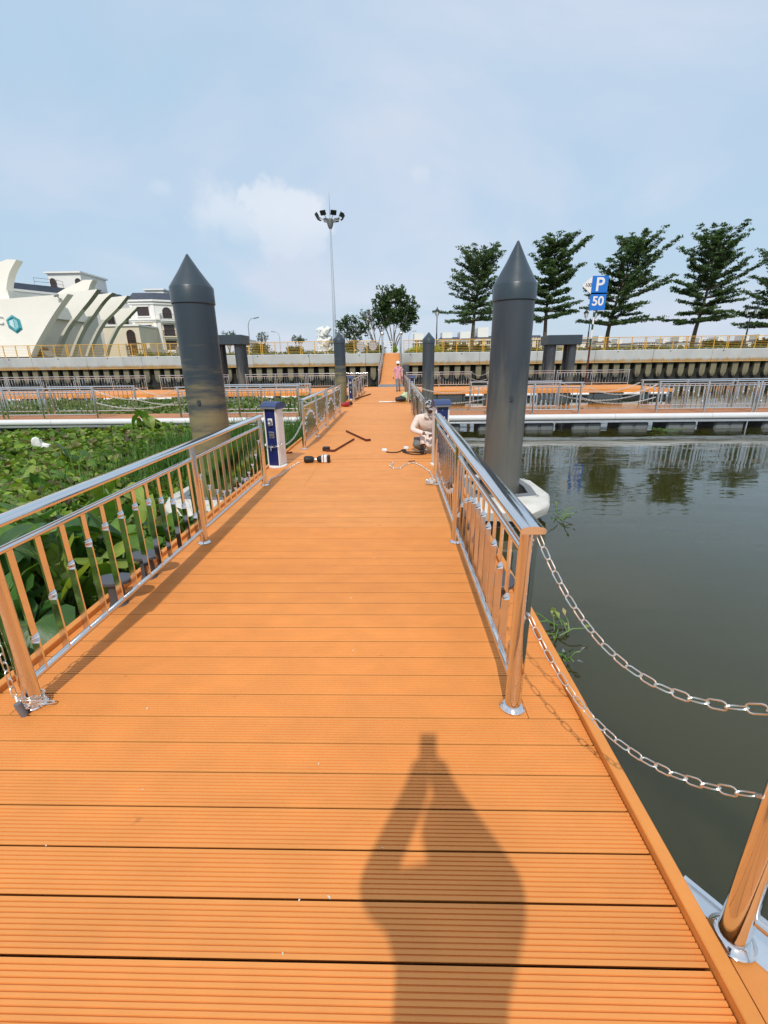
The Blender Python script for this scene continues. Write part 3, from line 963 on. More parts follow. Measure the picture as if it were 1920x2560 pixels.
MB().prism([(-0.85, 0.0), (-0.85, 0.012), (0.0, 0.135), (0.0, 0.0)], -0.88, 0.88, 'x').build('toe_plate', m_greyplate, gw)
for sx in (-1, 1):
    x = sx * 0.86
    for z, r in ((1.05, 0.045), (0.72, 0.022), (0.40, 0.022), (0.12, 0.03)):
        MB().tube([(x, -0.1 if r > 0.04 else 0.1, gzz(0) + z), (x, GL, gzz(GL) + z)], r, 10).build('side_rail', m_steel, gw, smooth=50)
    for k in range(12):
        yy = 0.15 + k * (GL - 0.3) / 11
        MB().tube([(x, yy, gzz(yy) - 0.05), (x, yy, gzz(yy) + 1.03)], 0.03, 8).build('side_post', m_steel, gw, smooth=50)
    b = MB(); b.obox((x, GL / 2, (gzz(0) + gzz(GL)) / 2 + 0.30), (0.006, 0, 0), (0, GL / 2 - 0.1, (gzz(GL) - gzz(0)) / 2), (0, 0, 0.28)); b.build('side_panel', m_steel_rough, gw)
    g = thing('gate_post', ('left' if sx < 0 else 'right') + ' ball-topped steel post at the head of the gangway', 'post', (-0.26 + sx * 0.98, 50.0, WALL_Z), 0, 'ball-topped posts at the gangway head')
    MB().tube([(0, 0, 0), (0, 0, 1.75)], 0.10, 14).build('post', m_steel_rough, g, smooth=50)
    MB().lathe([(0.02, 1.74)] + [(0.21 * math.sin(rad(a)), 1.93 - 0.21 * math.cos(rad(a))) for a in range(20, 180, 20)] + [(0.005, 2.14)], 16).build('ball', m_steel_rough, g, smooth=60)
# little barrier of white bars at the top of the gangway
br_ = thing('white_barrier', 'white barred barrier standing at the top of the gangway', 'barrier', (-0.55, 51.6, WALL_Z))
for z in (0.15, 0.42, 0.70, 0.98, 1.2):
    MB().box(-0.55, 0.35, -0.02, 0.02, z - 0.04, z + 0.04).build('bar', m_white, br_)
for x in (-0.55, 0.35):
    MB().box(x - 0.03, x + 0.03, -0.021, 0.021, 0, 1.24).build('upright', m_white, br_)

# ------------------------------------------------------------------ cream hall with five leaning ribs (behind the left part of the wall)
GZ = WALL_Z - 0.04
def Z1(x, y):               # zoomed picture coordinates of the hall -> picture pixels
    return x * 0.28933, 600 + y * 0.28933
hall = thing('ribbed_hall', 'cream hall with curved leaning ribs and a teal hexagon emblem', 'hall', (-48, 58, GZ))
HO = Vector((-48, 58, GZ))
def fin(face, rib, Y, th, name='fin'):
    """face and rib outlines measured in the picture, stood up as slabs of real depth at distance Y"""
    def loc(pts):
        r = []
        for p in pts:
            q = gy(*Z1(*p), Y) - HO
            r.append((q.x, max(q.z, 0.0)))
        return r
    if face:
        MB().prism(loc(face), Y - HO.y, Y - HO.y + th, 'y').build(name, m_cream, hall)
    if rib:
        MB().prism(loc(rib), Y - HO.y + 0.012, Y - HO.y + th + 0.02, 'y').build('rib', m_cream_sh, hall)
def curve(pts, n=10):      # smooth the measured edge (Catmull-Rom)
    P = [Vector((*p, 0)) for p in pts]
    P = [P[0] * 2 - P[1]] + P + [P[-1] * 2 - P[-2]]
    r = []
    for i in range(1, len(P) - 2):
        for k in range(n):
            t = k / n
            a, b, c, d = P[i - 1:i + 3]
            q = 0.5 * ((2 * b) + (c - a) * t + (2 * a - 5 * b + 4 * c - d) * t * t + (3 * b - a - 3 * c + d) * t ** 3)
            r.append((q.x, q.y))
    r.append((P[-2].x, P[-2].y))
    return r
Y1 = 58.0
f1 = curve([(585, 465), (525, 548), (452, 655), (372, 790), (300, 920), (262, 1012)], 5)
fin([(-900, 640), (-400, 552), (0, 511)] + f1 + [(100, 1022), (-900, 1035)], None, Y1, 1.05, 'front_wall')
def rib_of(edge, w):
    return edge + [(x - w * (0.45 + 0.55 * min(1, i / 8)), y) for i, (x, y) in reversed(list(enumerate(edge)))]
e2 = curve([(840, 425), (770, 520), (705, 600), (632, 692), (566, 790), (512, 912), (478, 1010)], 5)
fin([(500, 466), (600, 452), (840, 425)] + curve([(840, 425), (770, 520), (705, 600), (632, 692)], 5)[1:] + [(612, 640), (585, 590), (520, 560)], None, 63.0, 0.9)
fin(None, rib_of(e2, 26), 63.0, 0.9)
e3 = curve([(970, 455), (915, 500), (862, 562), (790, 665), (722, 760), (655, 905), (622, 1005)], 5)
fin([(800, 476), (970, 455)] + curve([(970, 455), (915, 500), (862, 562), (790, 665)], 5)[1:] + [(745, 664), (722, 610), (760, 540)], None, 66.4, 0.9)
fin(None, rib_of(e3, 24), 66.4, 0.9)
e4 = curve([(1100, 480), (1060, 530), (1010, 590), (910, 690), (850, 780), (790, 905), (755, 1005)], 5)
fin([(950, 496), (1100, 480)] + curve([(1100, 480), (1060, 530), (1010, 590), (910, 690)], 5)[1:] + [(873, 689), (853, 630), (900, 560)], None, 69.8, 0.9)
fin(None, rib_of(e4, 22), 69.8, 0.9)
e5 = curve([(1185, 580), (1130, 635), (1075, 695), (1020, 748), (975, 830), (940, 905), (912, 1005)], 5)
fin([(1010, 596), (1185, 580)] + curve([(1185, 580), (1130, 635), (1075, 695), (1020, 748)], 5)[1:] + [(1006, 712), (983, 645)], None, 73.4, 0.9)
fin(None, rib_of(e5, 20), 73.4, 0.9)
# tall rear fins
fin([(-60, 230), (0, 190), (62, 166), (140, 170)] + curve([(140, 170), (98, 245), (72, 310), (55, 410), (53, 515)], 5)[1:] + [(-60, 530)], None, 66.0, 1.2)
fin([(490, 462), (560, 420), (722, 345), (800, 343)] + curve([(800, 343), (780, 380), (764, 430)], 5)[1:] + [(640, 470)], None, 76.0, 1.3)
# inner side walls between the ribs: lower wall in the painted-shade cream, pale strip over it
SX = gy(*Z1(520, 905), 63.0).x - HO.x
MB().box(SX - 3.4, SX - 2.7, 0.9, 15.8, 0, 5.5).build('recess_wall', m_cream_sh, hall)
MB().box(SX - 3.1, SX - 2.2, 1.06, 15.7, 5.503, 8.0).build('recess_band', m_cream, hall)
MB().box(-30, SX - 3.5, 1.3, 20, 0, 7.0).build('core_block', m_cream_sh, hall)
MB().box(SX - 2.0, SX - 0.4, 1.6, 3.2, 0, 1.5).build('stair_opening', m_glassd, hall)
for k in range(7):
    MB().box(SX - 1.2, SX + 0.6 - k * 0.16, 1.9, 3.6, 0.0 + k * 0.16, 0.16 + k * 0.16 - 0.004).build('step', m_cream_sh, hall)
# emblem: faceted teal hexagon with a pale inner plate
def Z2(x, y):
    return x * 0.14467, 640 + y * 0.14467
def hp(x, y, dy=0.0):
    q = gy(*Z2(x, y), Y1 - 0.03)
    return Vector((q.x, Y1 - 0.03 - dy, q.z)) - HO
oh = [(200, 1015), (342, 1100), (390, 1265), (296, 1340), (152, 1245), (102, 1100)]
ih = [(238, 1085), (302, 1122), (326, 1215), (276, 1270), (176, 1195), (160, 1118)]
mid = [((a[0] * 0.45 + b[0] * 0.55), (a[1] * 0.45 + b[1] * 0.55)) for a, b in zip(oh, ih)]
emb = MB()
for i in range(6):
    j = (i + 1) % 6
    emb.cur = i % 2
    emb.add([hp(*oh[i], 0.0), hp(*oh[j], 0.0), hp(*mid[j], 0.13), hp(*mid[i], 0.13)], [(0, 1, 2, 3)])
    emb.cur = (i + 1) % 2
    emb.add([hp(*mid[i], 0.13), hp(*mid[j], 0.13), hp(*ih[j], 0.07), hp(*ih[i], 0.07)], [(0, 1, 2, 3)])
emb.cur = 2
emb.add([hp(*p, 0.06) for p in ih], [(0, 1, 2, 3, 4, 5)])
em = emb.build('emblem', [m_teal, m_teal2, m_tealp], hall)
for (ax, ay, bx, by) in ((236, 1095, 272, 1258), (246, 1118, 298, 1135), (252, 1150, 306, 1165), (258, 1182, 312, 1196), (262, 1212, 304, 1226), (180, 1130, 236, 1165), (184, 1160, 244, 1195), (190, 1188, 250, 1222)):
    b = MB(); a_, c_ = hp(ax, ay, 0.07), hp(bx, by, 0.07)
    b.tube([a_, c_], 0.035, 4); b.build('leaf_stripe', m_signwhite if ax < 240 and ay > 1100 else m_teal2, em)
me = text_mesh('C', 1.35, 0.08, m_white, 'letter')
o = link('letter', me, hall, hp(0, 1110, 0.08)); o.rotation_euler = (0, rad(6), 0)
cam_o = MB(); cam_o.tube([hp(1050, 740, 0.02), hp(1050, 740, 0.25), hp(1035, 705, 0.4)], 0.05, 6); cam_o.obox(hp(1020, 695, 0.45), (0.25, 0, 0.05), (0, 0.09, 0), (0, 0, 0.1))
cam_o.build('camera_bracket', m_greyplate, hall)
# white railing plinth line at the foot
MB().box(-30, 7.5, -3.2, -2.9, 0, 0.25).build('plinth', m_dark, hall)

# ------------------------------------------------------------------ villas
def window(parent, O, ax, nz, s0, s1, z0, z1, arch=False, frame=m_wwall, muntins=2, sill=True, balcony=False):
    """window on a face: O = face origin, ax = unit along the face, nz = outward normal"""
    def P(s, z, d):
        return O + ax * s + Vector((0, 0, z)) + nz * d
    b = MB()
    if arch:
        cx, rr = (s0 + s1) / 2, (s1 - s0) / 2
        poly = [(s0, z0), (s1, z0)] + [(cx + rr * math.cos(rad(a)), z1 - rr + rr * math.sin(rad(a))) for a in range(0, 181, 20)]
    else:
        poly = [(s0, z0), (s1, z0), (s1, z1), (s0, z1)]
    n = len(poly)
    b.add([P(s, z, 0.02) for s, z in poly] + [P(s, z, -0.1) for s, z in poly], [tuple(range(n)), tuple(range(2 * n - 1, n - 1, -1))] + [(i, n + i, n + (i + 1) % n, (i + 1) % n) for i in range(n)])
    win = b.build('window', m_glassd, parent)
    fr = MB()
    t = 0.12
    def bar(a, c, m=0.06, d=0.06):
        a_, c_ = P(*a, d), P(*c, d)
        fr.tube([a_, c_], m, 4)
    for i in range(n):
        bar(poly[i], poly[(i + 1) % n], 0.075)
    for k in range(1, muntins + 1):
        s = s0 + (s1 - s0) * k / (muntins + 1)
        bar((s, z0), (s, z1 - (0.1 if arch else 0)), 0.04, 0.04)
    bar((s0, z0 + (z1 - z0) * 0.62), (s1, z0 + (z1 - z0) * 0.62), 0.035, 0.04)
    fr.build('frame', m_wood, win)
    if sill:
        q = MB(); q.obox(P((s0 + s1) / 2, z0 - 0.22, 0.10), ax * ((s1 - s0) / 2 + 0.25), nz * 0.14, (0, 0, 0.09)); q.build('sill', frame, win)
        if not arch:
            q = MB(); q.obox(P((s0 + s1) / 2, z1 + 0.20, 0.06), ax * ((s1 - s0) / 2 + 0.22), nz * 0.09, (0, 0, 0.10)); q.build('lintel', frame, win)
    return win
def balcony(parent, O, ax, nz, s0, s1, z, slab):
    b = MB()
    for dz, k in ((0, 1.0), (-0.25, 0.85), (-0.45, 0.65)):
        b.obox(O + ax * ((s0 + s1) / 2) + Vector((0, 0, z + dz)) + nz * (0.5 * k), ax * ((s1 - s0) / 2 * (0.88 + 0.12 * k)), nz * (0.5 * k), (0, 0, 0.11))
    bal = b.build('balcony', slab, parent)
    r = MB()
    A = O + ax * s0 + Vector((0, 0, z + 0.11)); B = O + ax * s1 + Vector((0, 0, z + 0.11))
    pts = [A, A + nz * 0.95, B + nz * 0.95, B]
    for h in (0.12, 1.05):
        r.tube([p + Vector((0, 0, h)) for p in pts], 0.035, 5)
    for i in range(3):
        for k in range(7):
            p = pts[i].lerp(pts[i + 1], k / 6)
            r.tube([p, p + Vector((0, 0, 1.05))], 0.022, 4)
    r.build('balustrade', m_iron, bal)
    for q in (A, B):
        MB().lathe([(0.22, 0), (0.12, 0.15), (0.30, 0.55), (0.16, 0.95), (0.24, 1.1)], 10).build('urn', slab, bal, q + nz * 0.3, smooth=50)
def prism_block(parent, name, pts, z0, z1, m, grow=0.0):
    """footprint block; grow pushes every corner outward"""
    c = sum((Vector((*p, 0)) for p in pts), Vector()) / len(pts)
    q = []
    for p in pts:
        d = Vector((*p, 0)) - c
        d = d * (1 + grow / d.length)
        q.append((c.x + d.x, c.y + d.y))
    b = MB(); b.prism(q, z0, z1, 'z'); return b.build(name, m, parent)
def mansard(parent, pts, z0, z1, inset, m, grow=0.2):
    c = sum((Vector((*p, 0)) for p in pts), Vector()) / len(pts)
    lo, hi = [], []
    for p in pts:
        d = Vector((*p, 0)) - c
        a = c + d * (1 + grow / d.length); b_ = c + d * (1 - inset / d.length)
        lo.append((a.x, a.y, z0)); hi.append((b_.x, b_.y, z1))
    n = len(pts)
    MB().add(lo + hi, [tuple(range(n - 1, -1, -1)), tuple(range(n, 2 * n))] + [(i, (i + 1) % n, n + (i + 1) % n, n + i) for i in range(n)]).build('roof', m, parent)
def Z8(x, y):
    return 320 + x * 0.10847, 660 + y * 0.10847
VY = 95.0
A = gy(*Z8(20, 900), VY); B = gy(*Z8(590, 900), VY)
nB = Vector((0.50, -0.866, 0)).normalized()
Cc = gp(*Z8(1190, 930), B, nB)
villa = thing('villa', 'white four-storey villa with a slate mansard roof beside the near left pile', 'villa', (B.x, VY, GZ))
O8 = Vector((B.x, VY, GZ))
axB = (Cc - B); axB.z = 0; lenB = axB.length; axB.normalize()
nB = Vector((axB.y, -axB.x, 0))
wA = B.x - A.x
foot = [(-wA, 0), (0, 0), (axB.x * lenB, axB.y * lenB), (axB.x * lenB - 1, axB.y * lenB + 9), (-wA, 14)]
zc_top = gy(*Z8(590, 860), VY).z - GZ
zc_mid = gy(*Z8(600, 1290), VY).z - GZ
zroof = gy(*Z8(565, 695), VY).z - GZ + 0.4
prism_block(villa, 'upper_wall', foot, zc_mid, zc_top, m_wwall)
prism_block(villa, 'lower_wall', foot, 0, zc_mid - 0.02, m_wwarm)
for z, g, h in ((zc_top - 0.02, 0.55, 0.32), (zc_top - 0.5, 0.28, 0.3), (zc_mid, 0.6, 0.28), (zc_mid - 0.32, 0.32, 0.3), (1.2, 0.15, 0.25)):
    prism_block(villa, 'cornice', foot, z - 0.001, z + h - 0.003, m_wwall, g)
mansard(villa, foot, zc_top + 0.3, zroof, 1.0, m_slate, 0.3)
bx0, bx1 = gy(*Z8(400, 640), VY + 3).x - O8.x, gy(*Z8(815, 640), VY + 3).x - O8.x
zb = gy(*Z8(600, 575), VY + 3).z - GZ
MB().box(bx0, bx1, 3, 9, zroof - 0.5, zb - 0.25).build('roof_house', m_wwall, villa)
MB().box(bx0 - 0.4, bx1 + 0.3, 2.7, 9.3, zb - 0.247, zb).build('roof_house_slab', m_wwall, villa)
faceA = (Vector((-wA, 0, 0)), Vector((1, 0, 0)), Vector((0, -1, 0)))
faceB = (Vector((0, 0, 0)), axB, nB)
def fa(x, y):
    q = gy(*Z8(x, y), VY) - O8
    return q.x + wA, q.z
def fb(x, y):
    q = gp(*Z8(x, y), O8, nB) - O8
    return q.dot(axB), q.z
for a, b_ in (((228, 1190), (470, 995)), ((295, 1555), (540, 1412)), ((365, 1900), (600, 1785))):
    s0, z0 = fa(*a); s1, z1 = fa(*b_)
    window(villa, *faceA, min(s0, s1) + 0.1, max(s0, s1) - 0.1, min(z0, z1), max(z0, z1))
for a, b_, ar in (((800, 1280), (985, 1010), True), ((838, 1645), (1060, 1415), False), ((890, 2010), (1120, 1785), False)):
    s0, z0 = fb(*a); s1, z1 = fb(*b_)
    window(villa, *faceB, s0 + 0.2, s1 - 0.1, z0, z1, arch=ar)
s0, z0 = fb(745, 1290); s1, z1 = fb(1100, 1290); balcony(villa, *faceB, s0, s1, z0 - 0.1, m_wwall)
s0, z0 = fb(825, 1665); s1, z1 = fb(1140, 1665); balcony(villa, *faceB, s0, s1, z0 - 0.1, m_wwarm)
for sx in (0.35, wA - 0.35):
    MB().box(-wA + sx - 0.3, -wA + sx + 0.3, -0.12, -0.001, 0.1, zc_mid - 0.35).build('pilaster', m_wwall, villa)
    MB().box(-wA + sx - 0.3, -wA + sx + 0.3, -0.12, -0.001, zc_mid + 0.3, zc_top - 0.55).build('pilaster', m_wwall, villa)
b = MB(); b.obox(Vector((0, 0, (zc_mid - 0.3) / 2)) + axB * 0.4 + nB * 0.07, axB * 0.3, nB * 0.06, (0, 0, (zc_mid - 0.4) / 2)); b.build('pilaster', m_wwall, villa)

# long white house behind the hall: slate mansard and white roof house
gA, gB = gy(26, 704, 85.0), gy(322, 741, 103.0)
big = thing('row_house', 'long white house with slate mansard rising behind the ribbed hall', 'house', (gA.x, gA.y, GZ))
OB = Vector((gA.x, gA.y, GZ))
ax = (gB - gA); ax.z = 0; LB = ax.length; ax.normalize(); nn = Vector((ax.y, -ax.x, 0))
foot2 = [(-ax.x * 30, -ax.y * 30), (ax.x * LB, ax.y * LB), (ax.x * LB - nn.x * 12, ax.y * LB - nn.y * 12), (-ax.x * 30 - nn.x * 12, -ax.y * 30 - nn.y * 12)]
zt = gA.z - GZ; ze = gy(26, 723, 85.0).z - GZ
prism_block(big, 'wall', foot2, 0, ze, m_wwall)
prism_block(big, 'cornice', foot2, ze - 0.25, ze + 0.12, m_wwall, 0.6)
prism_block(big, 'cornice', foot2, ze - 1.6, ze - 1.35, m_wwall, 0.4)
mansard(big, foot2, ze + 0.121, zt, 1.6, m_slate, 0.3)
for k in range(2):
    window(big, Vector((0, 0, 0)), ax, nn, LB - 2.6 - k * 2.9, LB - 1.2 - k * 2.9, ze - 4.6, ze - 2.2, muntins=1, sill=False)
h0, h1 = gy(119, 690, 94.0), gy(201, 690, 94.0)
hz = gy(160, 679, 94.0).z
MB().box(h0.x - OB.x, h1.x - OB.x, 94 - OB.y, 94 - OB.y + 8, zt - 1.5, hz - GZ - 0.3).build('roof_house', m_wwall, big)
MB().box(h0.x - OB.x - 0.4, h1.x - OB.x + 0.3, 94 - OB.y - 0.4, 94 - OB.y + 8.4, hz - GZ - 0.297, hz - GZ).build('roof_house_slab', m_wwall, big)
for u in (133, 196):
    q = gy(u, 708, 93.98) - OB
    window(big, Vector((q.x - 0.5, q.y, 0)), Vector((1, 0, 0)), Vector((0, -1, 0)), 0, 1.05, q.z - 0.9, q.z + 0.8, arch=True, muntins=1, sill=False)
rb = MB()
ra = [gy(u, v, 90) - OB for u, v in ((83, 694), (140, 700), (156, 704))]
for dz in (0, -0.6, -1.2):
    rb.tube([p + Vector((0, 0, dz)) for p in ra], 0.03, 4)
for p in ra:
    rb.tube([p, p - Vector((0, 0, 1.6))], 0.03, 4)
rb.build('roof_rail', m_iron, big)
# lower wing with an arched window between hall and villa
wing = thing('arched_wing', 'beige wing with a tall arched window between hall and villa', 'house', (gy(325, 890, 88).x, 88, GZ))
wq = gy(352, 815, 88).z - GZ
MB().box(-4.2, 2.6, 0, 8, 0, wq).build('wall', m_wwarm, wing)
MB().box(-4.4, 2.8, -0.25, 8.2, wq - 0.003, wq + 0.3).build('cornice', m_wwall, wing)
window(wing, Vector((0.15, 0, 0)), Vector((1, 0, 0)), Vector((0, -1, 0)), 0, 1.5, 1.2, 5.4, arch=True)
# ornate gate and garden wall in front of the villa
gq = gy(345, 880, 80)
gate = thing('ornate_gate', 'ornate black and gold iron gate in front of the villa', 'gate', (gq.x, 80, GZ))
m_gold = mat('gold_paint', (0.45, 0.27, 0.05), 0.4)
for sx in (-1, 1):
    MB().box(sx * 2.1 - 0.3, sx * 2.1 + 0.3, -0.3, 0.3, 0, 2.7).build('pier', m_wwarm, gate)
b = MB()
arc = [(1.75 * math.cos(rad(a)), 0, 1.9 + 0.85 * math.sin(rad(a))) for a in range(0, 181, 15)]
b.tube(arc, 0.08, 5)
for k in range(9):
    x = -1.6 + k * 0.4
    b.tube([(x, 0, 0.1), (x, 0, 1.9 + 0.85 * math.sqrt(max(0, 1 - (x / 1.76) ** 2)))], 0.03, 4)
for z in (0.15, 0.9, 1.8):
    b.tube([(-1.75, 0, z), (1.75, 0, z)], 0.05, 4)
b.build('leaf_frame', m_iron, gate)
b = MB()
for r in (0.35, 0.62):
    b.tube([(r * math.cos(rad(a)), -0.06, 1.2 + r * math.sin(rad(a))) for a in range(0, 361, 20)], 0.05, 4)
for a in (45, 135, 225, 315):
    b.tube([(0.62 * math.cos(rad(a)), -0.06, 1.2 + 0.62 * math.sin(rad(a))), (1.5 * math.cos(rad(a)), -0.06, 1.2 + 1.0 * math.sin(rad(a)))], 0.05, 4)
b.build('scrollwork', m_gold, gate)
gwall = thing('garden_wall', 'low cream garden wall with balusters right of the ornate gate', 'wall', (gq.x + 2.5, 80, GZ))
MB().box(0, 7, -0.12, 0.12, 0, 0.5).build('base', m_wwarm, gwall)
MB().box(0, 7, -0.16, 0.16, 1.35, 1.6).build('coping', m_wwall, gwall)
blm = MB().lathe([(0.06, 0), (0.13, 0.3), (0.06, 0.6), (0.08, 0.849)], 8).mesh('baluster', m_wwall, 50)
for k in range(18):
    link('baluster', blm, gwall, (0.25 + k * 0.38, 0, 0.5))
MB().box(4.2, 4.8, -0.25, 0.25, 0, 2.1).build('pier', m_greyplate, gwall)

# rows of pale houses across the river park
def row_house(label, u0, u1, v_top, Y, storeys, wallm, tower=None, roofm=m_slate, group='pale houses beyond the promenade'):
    p0, p1 = gy(u0, v_top, Y), gy(u1, v_top, Y)
    t = thing('house', label, 'house', (p0.x, Y, GZ), 0, group)
    W_, H_ = p1.x - p0.x, p0.z - GZ
    MB().box(0, W_, 0, 12, 0, H_ * 0.80).build('wall', wallm, t)
    MB().box(-0.3, W_ + 0.3, -0.4, 12.3, H_ * 0.80 - 0.002, H_ * 0.84).build('cornice', m_wwall, t)
    mansard(t, [(0, 0), (W_, 0), (W_, 12), (0, 12)], H_ * 0.841, H_, 1.0, roofm, 0.1)
    if tower:
        for a, b_, h in tower:
            MB().box(W_ * a, W_ * b_, 0.6, 8, H_ * 0.842, H_ * h).build('roof_house', m_wwall, t)
    n = max(2, int(W_ / 3.2))
    wm = MB().box(-0.65, 0.65, -0.05, 0.04, 0, 1.5)
    win = wm.mesh('window', m_glassd)
    frm = MB()
    frm.box(-0.8, -0.651, -0.08, 0.03, -0.1, 1.6); frm.box(0.651, 0.8, -0.08, 0.03, -0.1, 1.6); frm.box(-0.8, 0.8, -0.12, 0.03, -0.25, -0.101); frm.box(-0.04, 0.04, -0.07, 0.02, 0.003, 1.497)
    frm = frm.mesh('frame', m_wwall)
    for s in range(storeys):
        for k in range(n):
            w_ = link('window', win, t, (W_ * (k + 0.5) / n, 0, H_ * 0.80 * (s + 0.35) / storeys))
            link('frame', frm, w_)
    return t
row_house('cream house with white roof tower half hidden behind the slim right pile', 1036, 1062, 848, 150, 3, m_wwall, tower=((0.0, 0.9, 1.3),))
row_house('yellow villa with a broad white roof house, right of the first street lantern', 1100, 1150, 843, 160, 3, m_wyel, tower=((0.12, 0.62, 1.22),))
row_house('yellow villa with two windows beside the first layered tree', 1151, 1190, 843, 160, 3, m_wyel, tower=((0.0, 0.7, 1.26),))
row_house('yellow villa directly left of the big right pile', 1191, 1232, 840, 160, 3, m_wyel, tower=((0.1, 0.75, 1.38),))
row_house('cream corner villa directly right of the big right pile', 1318, 1356, 838, 150, 4, m_wwarm, tower=((0.0, 0.3, 1.3),))
row_house('cream house glimpsed right of the left portal', 606, 642, 858, 150, 3, m_wwarm, tower=((0.2, 0.5, 1.2),))
row_house('pale house behind the twin-pile portal on the right', 1418, 1480, 848, 210, 3, m_wwall, group='low pale houses far right')
row_house('low white gatehouse with square windows right of the sign pole', 1586, 1650, 856, 150, 2, m_wwall, group='low pale houses far right')
rr = random.Random(11)
far_labels = ['tiny pale house right of the blue sign pole', 'tiny pale house left of the gatehouse', 'tiny pale house between gatehouse and fourth layered tree', 'tiny pale house just left of the fourth layered tree',
              'tiny pale house just right of the fourth layered tree', 'tiny pale house left of the last street lantern', 'tiny pale house right of the last street lantern', 'tiny pale house at the right picture edge']
for lab, (u0, u1, vt) in zip(far_labels, ((1492, 1530, 852), (1540, 1580, 858), (1655, 1690, 857), (1695, 1728, 853), (1745, 1785, 855), (1792, 1838, 853), (1862, 1892, 850), (1894, 1935, 848))):
    row_house(lab, u0, u1, vt, 230 + rr.uniform(0, 40), 2, [m_wwall, m_wwarm][rr.random() < 0.3], tower=((0.1, 0.4, 1.3),), group='low pale houses far right')

# ------------------------------------------------------------------ mast, street lights, lanterns
mq = gy(838, 842, 75)
mast = thing('floodlight_mast', 'very tall grey floodlight mast with a ring of lamps', 'light mast', (mq.x, 75, GZ))
mt = gy(827, 566, 75).z - GZ
MB().lathe([(0.34, 0), (0.33, 0.5), (0.22, mt * 0.5), (0.215, mt * 0.5 + 0.02), (0.13, mt)], 16).build('mast_pole', m_steel_rough, mast, smooth=50)
MB().lathe([(0.16, mt - 0.35), (0.33, mt - 0.1), (0.52, mt + 0.55), (0.50, mt + 0.9), (0.2, mt + 0.95)], 16).build('head_frame', m_greyplate, mast, smooth=40)
MB().tube([(0, 0, mt + 0.9), (0, 0, mt + 4.2)], [0.035, 0.012], 5).build('lightning_rod', m_iron, mast)
for k in range(8):
    a = rad(22.5 + 45 * k)
    d = Vector((math.cos(a), math.sin(a), 0)); sd = Vector((-math.sin(a), math.cos(a), 0))
    p = d * 1.95 + Vector((0, 0, mt + 1.25))
    ar = MB(); ar.tube([d * 0.4 + Vector((0, 0, mt + 0.6)), d * 1.2 + Vector((0, 0, mt + 0.85)), d * 1.8 + Vector((0, 0, mt + 1.15))], 0.05, 6); ar = ar.build('arm', m_steel_rough, mast)
    tl = (d * 0.55 + Vector((0, 0, 0.83))); tn = tl.cross(sd).normalized()
    b = MB(); b.obox(p, sd * 0.42, tl.normalized() * 0.30, tn * 0.10); b.build('floodlight', m_iron, mast)
def street_light(label, u, vb, vt, Y, s):
    p = gy(u, vb, Y); h = gy(u, vt, Y).z - GZ
    t = thing('street_light', label, 'street light', (p.x, Y, GZ), 0, 'modern street lights beyond the promenade')
    MB().tube([(0, 0, 0), (0, 0, h * 0.82), (s * 0.12 * h * 0.3, 0, h * 0.93), (s * 0.12 * h * 0.8, 0, h * 0.985), (s * 0.17 * h, 0, h)], [0.12, 0.08, 0.06, 0.05, 0.05], 6).build('pole', m_steel_rough, t, smooth=60)
    b = MB(); b.obox((s * (0.17 * h + 0.45), 0, h), (0.55, 0, 0.1 * s), (0, 0.2, 0), (0, 0, 0.09)); b.build('lamp_head', m_greyplate, t)
street_light('taller thin curved street light left of the white statue', 627, 880, 795, 105, 1)
street_light('shorter curved street light near the white statue', 702, 880, 829, 140, -1)
street_light('faint street light right of the round flowering tree', 1022, 870, 828, 160, 1)
def lantern(label, u, vb, vt, Y, heads):
    p = gy(u, vb, Y); h = gy(u, vt, Y).z - GZ
    t = thing('street_lantern', label, 'street lantern', (p.x, Y, GZ), 0, 'black street lanterns on the promenade')
    xs = [0] if heads == 1 else [-0.52, 0.52]
    hp_ = h - 1.15
    MB().lathe([(0.20, 0), (0.20, 0.15), (0.13, 0.3), (0.15, 0.7), (0.085, 0.85), (0.07, 2.0), (0.085, 2.05), (0.06, 2.1), (0.045, hp_ - 0.1), (0.07, hp_ - 0.05), (0.03, hp_ + 0.02)], 12).build('pole', m_iron, t, smooth=40)
    if heads == 2:
        MB().tube([(-0.52, 0, hp_ + 0.02), (-0.4, 0, hp_ - 0.22), (0, 0, hp_ - 0.1), (0.4, 0, hp_ - 0.22), (0.52, 0, hp_ + 0.02)], 0.035, 6).build('crossarm', m_iron, t, smooth=60)
    for x in xs:
        g = MB().lathe([(0.10, 0), (0.24, 0.46), (0.24, 0.48)], 6).build('lamp_glass', m_white, t, (x, 0, hp_ + 0.06))
        c = MB(); c.lathe([(0.30, 0.48), (0.30, 0.52), (0.12, 0.74), (0.05, 0.80), (0.06, 0.86), (0.01, 1.0)], 6)
        for k in range(6):
            a = rad(60 * k)
            c.tube([(0.105 * math.cos(a), 0.105 * math.sin(a), 0), (0.245 * math.cos(a), 0.245 * math.sin(a), 0.48)], 0.018, 4)
        c.build('cage', m_iron, g)
lantern('single black lantern left of the first layered tree', 1091, 860, 764, 54, 1)
lantern('twin black lantern just left of the blue sign', 1467, 868, 768, 54, 2)
lantern('twin black lantern left of the last layered tree', 1860, 862, 758, 54, 2)

